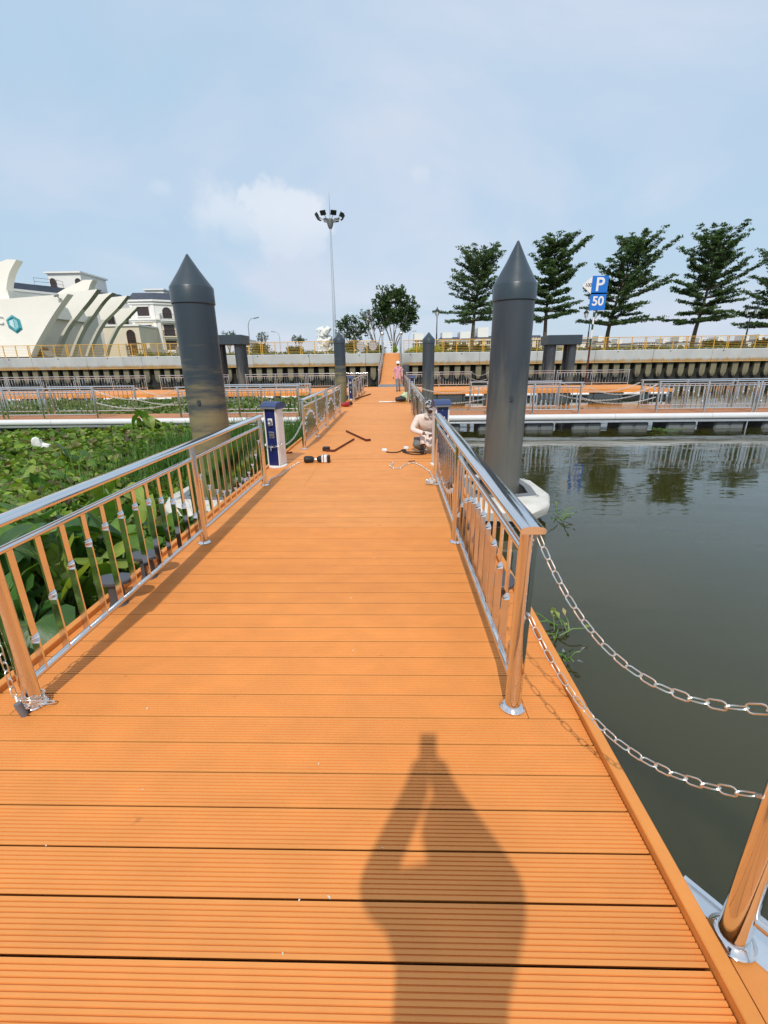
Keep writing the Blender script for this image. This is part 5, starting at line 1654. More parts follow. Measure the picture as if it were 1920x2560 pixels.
# taro plants with large heart-shaped leaves
m_taro = [mat('taro_leaf_a', (0.11, 0.22, 0.024), 0.42, vary=0.25, vscale=7, objvar=0.25, bump=0.15, bscale=18, thin=0.3),
          mat('taro_leaf_b', (0.048, 0.135, 0.024), 0.42, vary=0.25, vscale=7, objvar=0.25, bump=0.15, bscale=18, thin=0.3),
          mat('taro_leaf_c', (0.25, 0.33, 0.05), 0.45, vary=0.2, vscale=7, objvar=0.2, bump=0.15, bscale=18, thin=0.35)]
for mm_ in m_taro:      # thin leaves let some sun through
    bs = mm_.node_tree.nodes['Principled BSDF']
    bs.inputs['Subsurface Weight'].default_value = 0.0
m_vein = mat('taro_vein', (0.16, 0.25, 0.07), 0.5)
m_stem = mat('taro_stem', (0.10, 0.19, 0.035), 0.45, vary=0.15, vscale=6)
def taro_leaf_mesh(m, fold, wav):
    """heart-shaped blade, stalk joins at the origin, tip along +x"""
    outl = [(-0.30, 0.10), (-0.42, 0.24), (-0.40, 0.38), (-0.22, 0.47), (0.02, 0.47), (0.28, 0.38), (0.52, 0.22), (0.70, 0.07), (0.78, 0.0)]
    full = outl + [(x, -y) for x, y in reversed(outl[:-1])]
    vs = [(0, 0, 0)]
    def zz(x, y):
        r = math.hypot(x, y)
        return fold * abs(y) - 0.30 * max(0, x) ** 2 * 1.1 - 0.22 * max(0, -x) + wav * math.sin(9 * math.atan2(y, x)) * r * 0.10
    rings = (0.33, 0.66, 1.0)
    n = len(full)
    for s in rings:
        for x, y in full:
            vs.append((x * s, y * s, zz(x * s, y * s)))
    fs = []
    for k in range(n - 1):
        fs.append((0, 1 + k, 2 + k))
        for r in range(2):
            fs.append((1 + r * n + k, 1 + (r + 1) * n + k, 2 + (r + 1) * n + k, 2 + r * n + k))
    b = MB(); b.add(vs, fs)
    b.cur = 1
    for tx, ty in ((0.75, 0.0), (0.40, 0.28), (0.40, -0.28), (0.08, 0.43), (0.08, -0.43), (-0.33, 0.25), (-0.33, -0.25), (0.60, 0.13), (0.60, -0.13)):
        pts = [(tx * f, ty * f, zz(tx * f, ty * f) + 0.0035) for f in (0.0 if abs(ty) != 0.13 else 0.45, 0.5 if abs(ty) != 0.13 else 0.7, 0.97)]
        b.tube(pts, [0.009, 0.006, 0.002], 4, caps=False)
    return b.mesh('leaf', [m, m_vein], smooth=55)
taro_me = [taro_leaf_mesh(m_taro[i % 3], (-0.10, 0.18, 0.42, -0.02)[i % 4], (0.25, 0.1, 0.3, 0.5)[i % 4]) for i in range(12)]
rnd = random.Random(4)
taro_labels = ['broad taro plant just left of the end post of the near left railing', 'taro plant behind the second baluster of the near left railing', 'taro plant with upright pale leaf at the left picture edge', 'taro plant beside the nearer left bollard',
               'taro plant with a wide dark leaf under the near left handrail', 'taro plant behind the farther left bollard', 'taro plant with a rolled yellowish leaf below the handrail', 'taro plant at the left picture edge above the handrail',
               'young taro plant in the middle of the hyacinth mat', 'taro plant standing up against the left arm fender', 'taro plant left of the white foam lump', 'taro plant close to the pier edge before the guide float', 'small taro plant near the left frame between handrail and foam lump', 'taro plant by the pier edge at the lower left',
               'broad-leaved taro plant right behind the nearer left bollard', 'broad-leaved taro plant between the two left bollards and the guide float', 'broad pale taro plant below the middle of the near left handrail', 'broad dark taro plant under the left end of the near left handrail', 'taro plant with spread leaves left of the guide float', 'taro plant far left beyond the handrail']
taro_at = [(-2.62, 2.55, 0.55, 7), (-2.75, 3.2, 0.62, 7), (-3.1, 2.7, 0.62, 6), (-2.62, 3.75, 0.50, 6), (-3.35, 3.9, 0.66, 7), (-2.7, 4.5, 0.45, 6), (-3.5, 4.9, 0.42, 5), (-4.7, 4.9, 0.5, 6),
           (-6.6, 8.8, 0.42, 4), (-7.6, 13.6, 0.50, 7), (-9.0, 9.3, 0.5, 5), (-2.6, 5.15, 0.32, 5), (-5.6, 6.7, 0.4, 5), (-2.45, 2.0, 0.40, 6),
           (-2.95, 2.25, 0.62, 7), (-3.0, 3.75, 0.58, 7), (-3.6, 3.3, 0.66, 7), (-3.5, 2.4, 0.70, 7), (-3.9, 5.9, 0.42, 6), (-5.2, 4.2, 0.55, 6)]
for lab, (x, y, s, n) in zip(taro_labels, taro_at):
    t = thing('taro_plant', lab, 'plant', (x, y, Z_W), 0, 'taro plants among the water hyacinth')
    a0 = rnd.uniform(0, 6.28)
    for k in range(n):
        a = a0 + 2.4 * k + rnd.uniform(-0.3, 0.3)
        h = s * rnd.uniform(0.75, 1.25) * (1.0 if k else 1.2)
        out_ = s * rnd.uniform(0.3, 0.75) * (1 if k else 0.15)
        tip = Vector((math.cos(a) * out_, math.sin(a) * out_, h))
        if x + tip.x > -2.36:
            tip.x = -2.36 - x - rnd.uniform(0, 0.12)
        MB().tube([(0, 0, 0), tip * 0.4 + Vector((0, 0, h * 0.18)), tip * 0.8 + Vector((0, 0, h * 0.10)), tip], [0.02, 0.017, 0.012, 0.008], 6, caps=False).build('stem', m_stem, t, smooth=60)
        lf = link('leaf', rnd.choice(taro_me), t, tip)
        sc = s * rnd.uniform(0.55, 0.95)
        lf.scale = (sc, sc, sc)
        steep = rnd.uniform(0.15, 0.95) if k else rnd.uniform(-1.3, -0.9)
        az = a + rnd.uniform(-0.5, 0.5)
        if x + tip.x > -2.75 and math.cos(az) > -0.2:      # leaves by the pier hang away from the deck edge
            az = rnd.choice((1.75, 2.4, -1.75, -2.4))
        lf.rotation_euler = (rnd.uniform(-0.5, 0.5), steep, az)
# bits of floating weed on the open water to the right
def floater(label, u, v, size, n, seed, cols):
    p = gz(u, v, Z_W + 0.01); rnd2 = random.Random(seed)
    t = thing('floating_weed', label, 'water plant', p, 0, 'loose bits of weed on the open water')
    st_, lv = MB(), []
    for k in range(n):
        a = rnd2.uniform(0, 6.28); L = size * rnd2.uniform(0.4, 1.0)
        q = Vector((rnd2.uniform(-.3, .3) * size, rnd2.uniform(-.3, .3) * size, 0.01))
        e = q + Vector((math.cos(a) * L, math.sin(a) * L * 0.6, rnd2.uniform(0.0, 0.10)))
        st_.tube([q, (q + e) / 2 + Vector((0, 0, 0.03)), e], 0.006, 5)
        b = MB(); d = (e - q).normalized(); sd = d.cross(Vector((0, 0, 1))).normalized()
        w = rnd2.uniform(0.012, 0.028) * min(1.6, 0.6 + size); l2 = rnd2.uniform(0.05, 0.10) * min(1.6, 0.6 + size)
        b.add([e, e + d * l2 * .4 + sd * w + Vector((0, 0, .015)), e + d * l2, e + d * l2 * .4 - sd * w + Vector((0, 0, .015))], [(0, 1, 2, 3)])
        b.build('leaf', rnd2.choice(cols), t)
    st_.build('stem', m_stem, t, smooth=60)
m_dry = mat('dry_stalk', (0.36, 0.31, 0.13), 0.7, vary=0.2, vscale=20)
floater('loose weed sprig floating just off the right guide float', 1395, 1302, 0.26, 6, 1, [m_taro[0], m_taro[1]])
floater('long sprig of weed floating below the handrail end on the right', 1400, 1285, 0.16, 3, 2, [m_taro[0], m_taro[2]])
floater('clump of yellowing stalks at the right edge of the pier', 1395, 1580, 0.30, 11, 3, [m_dry, m_taro[2]])
floater('dark weed clump below the yellow stalks at the pier edge', 1412, 1650, 0.14, 7, 4, [m_taro[1], m_greyplate])
floater('weed drifting against the floats of the right arm', 1660, 1078, 0.6, 16, 5, [m_taro[0], m_taro[1], m_taro[2]])
floater('leafy shoot beside the second float of the right arm', 1575, 1068, 0.3, 6, 6, [m_taro[0], m_taro[0]])
for lab, u, v, s, sd in (('large broken white foam lump lying in the hyacinth at the left', 105, 1120, 0.24, 1), ('small white foam piece in the hyacinth near the left arm', 320, 1105, 0.15, 2)):
    p = gz(u, v, Z_W + 0.22); rn = random.Random(sd)
    bm = bmesh.new(); bmesh.ops.create_icosphere(bm, subdivisions=3, radius=1)
    for q in bm.verts:
        f = 1 + 0.25 * math.sin(q.co.x * 4 + sd) * math.cos(q.co.z * 3) + rn.uniform(-.05, .05)
        q.co = Vector((q.co.x * s * f, q.co.y * s * 0.35 * f, q.co.z * s * 1.05 * f + (0.10 * s if q.co.x < 0 else -0.2 * s)))
        if q.co.x < 0 and q.co.z < 0.1 * s:
            q.co.x *= 0.45
    me = bpy.data.meshes.new('foam_block'); bm.to_mesh(me); bm.free(); me.materials.append(m_foam)
    o = link('foam_block', me, None, p); o.rotation_euler = (0.35, 0.25, 0.3)
    tag(o, lab, 'litter', 'white foam litter in the plants')

# ------------------------------------------------------------------ chains
_lk = {}
def link_mesh(pitch, wire, n=5):
    k = (pitch, wire, n)
    if k not in _lk:
        hl, r = pitch / 2 + wire * 0.9 - pitch * 0.24, pitch * 0.24
        pts = []
        for a in range(-90, 91, 36):
            pts.append(Vector((hl + r * math.cos(rad(a)), r * math.sin(rad(a)), 0)))
        for a in range(90, 271, 36):
            pts.append(Vector((-hl + r * math.cos(rad(a)), r * math.sin(rad(a)), 0)))
        m_ = len(pts); vs, fs = [], []
        for i, p in enumerate(pts):
            d = (pts[(i + 1) % m_] - pts[i - 1]).normalized(); x = Vector((0, 0, 1)); y = d.cross(x)
            for q in range(n):
                a = 2 * math.pi * q / n
                vs.append(p + x * (math.cos(a) * wire) + y * (math.sin(a) * wire))
        for i in range(m_):
            for q in range(n):
                fs.append((i * n + q, i * n + (q + 1) % n, ((i + 1) % m_) * n + (q + 1) % n, ((i + 1) % m_) * n + q))
        _lk[k] = MB().add(vs, fs).mesh('link', m_chain, 60)
    return _lk[k]
def resample(pts, step):
    pts = [Vector(p) for p in pts]
    out_, acc = [pts[0]], 0.0
    for a, b in zip(pts, pts[1:]):
        L = (b - a).length
        if L < 1e-6: continue
        d = step - acc
        while d <= L:
            out_.append(a.lerp(b, d / L)); d += step
        acc = L - (d - step)
    return out_
def sag(a, b, drop, n=40):
    a, b = Vector(a), Vector(b)
    return [a.lerp(b, k / n) - Vector((0, 0, 4 * drop * (k / n) * (1 - k / n))) for k in range(n + 1)]
def chain(label, pts, pitch=0.060, wire=0.0038, parts=True, group='steel chains', flatlie=False, hooks=False):
    P = resample(pts, pitch)
    t = thing('chain', label, 'chain', P[0], 0, group) if parts else None
    mb = MB(); me = link_mesh(pitch, wire, 5 if parts else 4)
    for i, (a, b) in enumerate(zip(P, P[1:])):
        d = (b - a).normalized()
        x, y = basis(d)
        tw = (0 if i % 2 else math.pi / 2) if not flatlie else (0.35 if i % 2 else math.pi / 2 - 0.25)
        yy = x * math.cos(tw) + y * math.sin(tw)
        zz = d.cross(yy)
        Mx = Matrix((d, yy, zz)).transposed().to_4x4()
        Mx.translation = (a + b) / 2 - (P[0] if parts else Vector())
        if parts:
            o = link('link', me, t); o.matrix_local = Mx
        else:
            mb.add([Mx @ v.co for v in me.vertices], [tuple(p.vertices) for p in me.polygons])
    if parts and hooks:
        for e, f in ((P[0], P[1]), (P[-1], P[-2])):
            d = (e - f).normalized()
            MB().tube([e - P[0] + d * 0.001, e - P[0] + d * 0.03], 0.006, 6).build('eye_hook', m_steel_rough, t)
    if not parts:
        t = mb.build('chain', m_chain); tag(t, label, 'chain', group)
    return t
GCH = 'steel chains on the near end posts'
chain('upper sagging chain from the right end post over the water', sag((0.60, 1.752, 0.925), (1.005, 0.835, 0.875), 0.285), 0.054, 0.0027, True, GCH, hooks=True)
chain('lower sagging chain from the right end post across the deck edge', sag((0.60, 1.752, 0.535), (0.965, 0.885, 0.535), 0.225), 0.052, 0.0026, True, GCH, hooks=True)
chain('chain hanging down beside the near left post and coiled round its foot',
      [(-1.885, 1.765, 0.56), (-1.885, 1.755, 0.10), (-1.86, 1.735, 0.045), (-1.80, 1.728, 0.035), (-1.775, 1.765, 0.03), (-1.79, 1.83, 0.03), (-1.86, 1.85, 0.035), (-1.895, 1.80, 0.045), (-1.86, 1.742, 0.055), (-1.79, 1.74, 0.05), (-1.745, 1.775, 0.025), (-1.715, 1.79, 0.012)], 0.048, 0.0034, True, GCH)
GCL = 'loose chains by the pedestals'
pp = [gz(u, v, 0.012) for u, v in ((670, 1207), (678, 1196), (700, 1188), (722, 1172), (748, 1155))]
chain('loose chain lying on the planks by the left pedestal', pp, 0.045, 0.0042, True, GCL, True)
pp = [gz(u, v, 0.012) for u, v in ((1087, 1200), (1074, 1178), (1052, 1163), (1032, 1156), (1012, 1161), (1000, 1170), (985, 1171), (974, 1163), (984, 1158), (978, 1153))]
chain('loose chain snaking over the planks near the right pedestal', pp, 0.045, 0.0042, True, GCL, True)
pp = []
for k in range(34):
    a = k * 0.62
    pp.append(Vector((0.50 + (0.05 + 0.004 * (k % 7)) * math.cos(a), 6.03 + 0.06 * math.sin(a), 0.014 + 0.0016 * k)))
chain('little heap of chain at the foot of the far right post', pp, 0.04, 0.0040, False, GCL)
loop = [(-1.80, 8.76, 0.55)] + [tuple(p) for p in sag((-1.80, 8.76, 0.55), (-2.08, 7.42, 0.38), 0.22, 14)[1:]] + [(-2.11, 7.28, 0.375), (-2.12, 7.17, 0.37), (-2.0, 7.10, 0.345), (-1.86, 7.08, 0.365), (-1.80, 7.30, 0.40)]
chain('chain slung from the left railing and looped round the left pedestal', loop, 0.05, 0.0042, True, GCL)
GCA = 'chains closing gaps in the jetty railings'
def two(lab, x0, x1, y0, y1, d1=0.32, d2=0.20):
    chain('upper chain ' + lab, sag((x0, y0, 0.90), (x1, y1, 0.90), d1), 0.062, 0.006, False, GCA)
    chain('lower chain ' + lab, sag((x0, y0, 0.50), (x1, y1, 0.50), d2), 0.062, 0.006, False, GCA)
two('across the front gap of the right arm', 5.88, 8.24, yn, yn)
two('across the rear gap of the right arm', 5.64, 8.33, yf, yf)
two('across the front gap of the left arm', -9.66, -6.96, yn, yn)
two('across the rear gap of the left arm', -9.0, -6.33, yf, yf)
two('from the main pier railing to the right arm railing', 0.60, 2.92, 15.1, yn, 0.24, 0.16)
two('from the main pier railing to the left arm railing', -1.83, -3.0, 15.1, yn, 0.2, 0.14)
two('across the gap of the right landing stage', 5.25, 6.37, BY1 - 0.15, BY1 - 0.15, 0.2, 0.14)

# ------------------------------------------------------------------ service pedestals
def pedestal(label, x, y, rz=0.0):
    t = thing('service_pedestal', label, 'service pedestal', (x, y, 0), rad(rz), 'blue and white service pedestals')
    t.scale = (0.68, 0.80, 1.0)
    MB().lathe([(0.225, 0.0), (0.225, 0.016), (0.205, 0.028)], 28).build('base_flange', m_white, t, smooth=40)
    b = MB(); b.bbox(-0.165, 0.165, -0.135, 0.16, 0.0281, 0.955, 0.022); b.build('body', m_white, t, smooth=30)
    for sx in (-1, 1):
        MB().box(sx * 0.145 - 0.014, sx * 0.145 + 0.014, -0.152, -0.136, 0.03, 0.952).build('corner_strip', m_white, t)
    pa = MB().bbox(-0.128, 0.128, -0.147, -0.1352, 0.035, 0.945, 0.004).build('front_panel', m_blue, t)
    prof = [(-0.205, 0.945), (0.19, 0.945), (0.20, 0.985), (0.13, 1.035), (0.0, 1.055), (-0.12, 1.035), (-0.215, 0.985)]
    MB().prism(prof, -0.195, 0.195, 'x').build('cap', m_bluecap, t, smooth=25)
    MB().box(-0.197, 0.197, -0.212, -0.2045, 0.948, 0.983).build('cap_lip', m_greyplate, t)
    Y = -0.148
    MB().cyl((0, Y, 0.895), (0, Y - 0.006, 0.895), 0.008, n=8).build('lock', m_steel, t)
    s = MB().bbox(-0.058, 0.058, Y - 0.018, Y, 0.685, 0.795, 0.006).build('socket', m_white, t)
    MB().cyl((0.004, Y - 0.018, 0.728), (0.004, Y - 0.055, 0.722), 0.050, 0.046, 18).build('socket_cover', m_greyplate, s, smooth=40)
    MB().box(-0.016, 0.016, Y - 0.060, Y - 0.053, 0.712, 0.742).build('label', m_signwhite, s)
    w = MB().bbox(-0.062, 0.072, Y - 0.016, Y, 0.485, 0.585, 0.006).build('meter_window', m_steel_rough, t)
    MB().box(-0.05, 0.06, Y - 0.019, Y - 0.0165, 0.497, 0.573).build('meter_glass', mat('meter_glass', (0.05, 0.06, 0.055), 0.15), w)
    for k in range(4):
        MB().box(-0.042 + k * 0.026, -0.026 + k * 0.026, Y - 0.0215, Y - 0.0192, 0.515, 0.556).build('breaker', m_float, w)
    tp = MB(); tp.tube([(0.0, Y, 0.345), (0.0, Y - 0.05, 0.345), (0.0, Y - 0.072, 0.33), (0.0, Y - 0.075, 0.285)], 0.011, 8); tp.tube([(0, Y - 0.03, 0.345), (0, Y - 0.03, 0.375)], 0.009, 6); tp.obox((0.0, Y - 0.03, 0.38), (0.028, 0, 0.003), (0, 0.008, 0), (0, 0, 0.004))
    tp.build('tap', m_steel, t, smooth=60)
    return t
pedestal('near left blue and white service pedestal with a chain looped round it', -1.955, 7.27, -14)
pedestal('near right blue and white service pedestal hiding the squatting worker', 0.745, 7.30, 7)
pedestal('far left service pedestal by the railing before the gangway', -2.02, 21.4)
pedestal('far right service pedestal by the railing before the gangway', 0.80, 20.9)

# ------------------------------------------------------------------ mooring bollards, pipe stub
def bollard(label, x, y, rz):
    t = thing('bollard', label, 'bollard', (x, y, 0), rz, 'flat-topped bollards on the near pontoon')
    MB().lathe([(0.062, 0), (0.060, 0.006), (0.052, 0.012), (0.050, 0.165), (0.056, 0.18)], 24).build('stem', m_bollard, t, smooth=40)
    pl_ = []
    for k in range(28):
        a = 2 * math.pi * k / 28
        pl_.append((0.125 * math.cos(a) * (1 if abs(math.cos(a)) > 0.2 else 1), 0.085 * math.copysign(abs(math.sin(a)) ** 0.8, math.sin(a))))
    b = MB()
    vs = [(x * 0.96, y * 0.96, 0.176) for x, y in pl_] + [(x, y, 0.184) for x, y in pl_] + [(x, y, 0.200) for x, y in pl_] + [(x * 0.96, y * 0.96, 0.206) for x, y in pl_]
    n = 28
    b.add(vs, [tuple(range(n - 1, -1, -1)), tuple(range(3 * n, 4 * n))] + [(i * n + k, i * n + (k + 1) % n, (i + 1) * n + (k + 1) % n, (i + 1) * n + k) for i in range(3) for k in range(n)])
    b.build('top_plate', m_bollard, t, smooth=30)
bollard('nearer left bollard behind the near left railing', -1.985, 2.78, 0.15)
bollard('farther left bollard behind the near left railing', -1.985, 3.20, 0.15)
bollard('nearer right bollard behind the near right railing', 0.735, 2.77, 1.4)
bollard('farther right bollard behind the near right railing', 0.735, 3.30, 1.4)
s_ = MB().tube([(0, 0, 0), (-0.012, -0.006, 0.075)], 0.0165, 12).build('pipe_stub', m_grey_tube, None, (-1.822, 1.715, 0.0), smooth=40)
tag(s_, 'short grey pipe stub at the foot of the near left post', 'pipe')

# ------------------------------------------------------------------ tools and bits left on the deck
def bar_tool(label, pts, h, w, m_, group, name='angle_bar'):
    P = [gz(u, v, 0.0) for u, v in pts]
    b = MB()
    for a, c in zip(P, P[1:]):
        d = c - a; L = d.length; d.normalize(); s = Vector((-d.y, d.x, 0))
        b.obox((a + c) / 2 + Vector((0, 0, h / 2 + 0.001)), d * (L / 2), s * 0.003, (0, 0, h / 2))
        b.obox((a + c) / 2 + s * (w / 2 + 0.003) + Vector((0, 0, 0.0045)), d * (L / 2), s * (w / 2), (0, 0, 0.003))
    o = b.build(name, m_)
    return tag(o, label, 'steel bar', group)
GB_ = 'dark red steel bars lying on the deck'
bar_tool('bent dark red bar nearer the drill, with a black block at its end', [(815, 1129.5), (836, 1130), (886, 1100)], 0.045, 0.04, m_redbrown, GB_)
bar_tool('bent dark red bar farther out, its short leg pointing right', [(865, 1080), (915, 1103.5), (927, 1102.5)], 0.05, 0.04, m_redbrown, GB_)
bar_tool('long dark bar lying near the far left railing', [(888, 999.5), (927, 986.5)], 0.07, 0.06, m_redbrown, GB_)
bar_tool('short dark red bar beside the left pedestal foot', [(716, 1135), (731, 1132.5)], 0.03, 0.05, m_redbrown, GB_)
bar_tool('short dark bar on the planks near the right pedestal', [(1022, 1154), (1038, 1153)], 0.012, 0.02, m_redbrown, GB_)
p = gz(816, 1127)
o = MB().bbox(-0.07, 0.07, -0.05, 0.05, 0, 0.08, 0.012).build('black_block', m_black, None, p)
tag(o, 'small black block at the end of the nearer bent bar', 'block')
p = gz(790, 1156)
dr_ = thing('cordless_drill', 'black cordless drill with a white battery lying by the left pedestal', 'drill', p, rad(4))
MB().tube([(-0.20, 0.0, 0.055), (-0.17, 0, 0.055), (-0.15, 0, 0.055), (-0.06, 0, 0.057), (-0.03, 0, 0.055)], [0.045, 0.062, 0.060, 0.055, 0.030], 14).build('motor_body', m_black, dr_, smooth=50)
MB().tube([(-0.03, 0, 0.053), (0.0, 0, 0.05), (0.03, 0, 0.05)], [0.022, 0.018, 0.022], 10).build('grip', m_steel_rough, dr_, smooth=50)
MB().tube([(0.02, 0, 0.05), (0.05, 0, 0.055), (0.10, 0, 0.058)], [0.030, 0.055, 0.060], 12).build('base', m_black, dr_, smooth=50)
MB().bbox(0.10, 0.195, -0.066, 0.066, 0.0, 0.125, 0.014).build('battery', m_signwhite, dr_)
MB().bbox(0.196, 0.245, -0.062, 0.062, 0.0, 0.12, 0.012).build('battery_end', m_black, dr_)
MB().box(0.13, 0.142, -0.068, 0.068, 0.012, 0.1265).build('stripe', m_black, dr_)
p0 = gz(962, 1129, 0.0)
cb = thing('power_cable', 'black power cable with white sockets beside the squatting worker', 'cable', p0)
def cpts(L): return [gz(u, v, 0.010) - p0 for u, v in L]
def smoothpts(P, n=6):
    P = [P[0] * 2 - P[1]] + P + [P[-1] * 2 - P[-2]]; r = []
    for i in range(1, len(P) - 2):
        for k in range(n):
            t = k / n; a, b, c, d = P[i - 1:i + 3]
            r.append(0.5 * ((2 * b) + (c - a) * t + (2 * a - 5 * b + 4 * c - d) * t * t + (3 * b - a - 3 * c + d) * t ** 3))
    return r + [P[-2]]
MB().tube(smoothpts(cpts([(966, 1130), (980, 1131), (995, 1130), (1006, 1126), (1015, 1127), (1008, 1130), (1018, 1133), (1035, 1136), (1052, 1136), (1066, 1134)])), 0.011, 7).build('lead', m_black, cb, smooth=60)
MB().tube(smoothpts(cpts([(1014, 1123.5), (1004, 1125), (1010, 1129), (1030, 1130), (1050, 1132)])), 0.011, 7).build('lead', m_black, cb, smooth=60)
for u, v in ((962, 1128.5), (1016, 1123)):
    q = gz(u, v, 0) - p0
    MB().bbox(q.x - 0.055, q.x + 0.045, q.y - 0.04, q.y + 0.04, 0.0, 0.055, 0.012).build('socket_block', m_signwhite, cb)
p = gz(866, 1017)
gr_ = thing('red_grinder', 'red and black power tool lying against the left railing', 'power tool', p, 0.6)
MB().tube([(-0.22, 0, 0.09), (-0.1, 0, 0.10), (0.08, 0, 0.10), (0.14, 0, 0.09)], [0.05, 0.09, 0.10, 0.06], 12).build('body', mat('tool_red', (0.32, 0.02, 0.02), 0.4), gr_, smooth=50)
MB().tube([(0.13, 0, 0.12), (0.2, 0, 0.12), (0.26, 0, 0.10)], [0.07, 0.09, 0.05], 10).build('gear_head', m_black, gr_, smooth=50)
MB().tube([(-0.2, 0, 0.1), (-0.36, 0.05, 0.06), (-0.5, -0.1, 0.02)], [0.04, 0.02, 0.012], 7).build('cord', m_black, gr_, smooth=50)
p = gz(1003, 1006)
ft = thing('far_power_tool', 'dark power tool with a bar lying on the deck near the far right railing', 'power tool', p, 0.0)
MB().tube([(-0.25, 0, 0.12), (0.0, 0, 0.15), (0.2, 0, 0.12)], [0.08, 0.13, 0.07], 10).build('body', m_black, ft, smooth=50)
MB().box(-0.95, -0.28, -0.03, 0.03, 0.0, 0.05).build('bar', m_redbrown, ft)
MB().bbox(0.28, 0.42, -0.08, 0.08, 0, 0.10, 0.02).build('battery', m_black, ft)
p = gz(968, 1006.5)
o = MB().tube([(-0.35, 0, 0.03), (0.35, 0.02, 0.03)], 0.03, 6).build('white_rod', m_white, None, p, smooth=60); tag(o, 'pale rod lying on the deck left of the far power tool', 'rod')
bm = bmesh.new(); bmesh.ops.create_icosphere(bm, subdivisions=3, radius=1)
rn = random.Random(9)
for q in bm.verts:
    f = 1 + 0.22 * math.sin(q.co.x * 5) * math.cos(q.co.y * 6 + q.co.z * 4) + rn.uniform(-.08, .08)
    q.co = Vector((q.co.x * 0.21 * f, q.co.y * 0.15 * f, max(0.0, (q.co.z * 0.2 + 0.17) * f)))
me = bpy.data.meshes.new('plastic_bag'); bm.to_mesh(me); bm.free(); me.materials.append(m_bag)
o = link('plastic_bag', me, None, gz(1014, 1004)); tag(o, 'crumpled pale green plastic bag on the deck before the gangway', 'bag')
# a few light specks of sawdust and leaf bits on the near planks
b = MB(); rn = random.Random(2)
for k in range(46):
    x, y = rn.uniform(-1.9, 0.8), rn.uniform(0.5, 6.5); s = rn.uniform(0.002, 0.006); a = rn.uniform(0, 3.1)
    dx, dy = math.cos(a) * s * rn.uniform(1, 2.2), math.sin(a) * s * 1.5
    b.add([(x - dx, y - dy, 0.0012), (x + dy * .5, y - dx * .5, 0.0012), (x + dx, y + dy, 0.0012), (x - dy * .5, y + dx * .5, 0.004)], [(0, 1, 2, 3)])
o = b.build('crumbs', mat('pale_crumb', (0.75, 0.66, 0.5), 0.8)); tag(o, 'pale specks of sawdust scattered on the near planks', 'crumbs', kind='stuff')

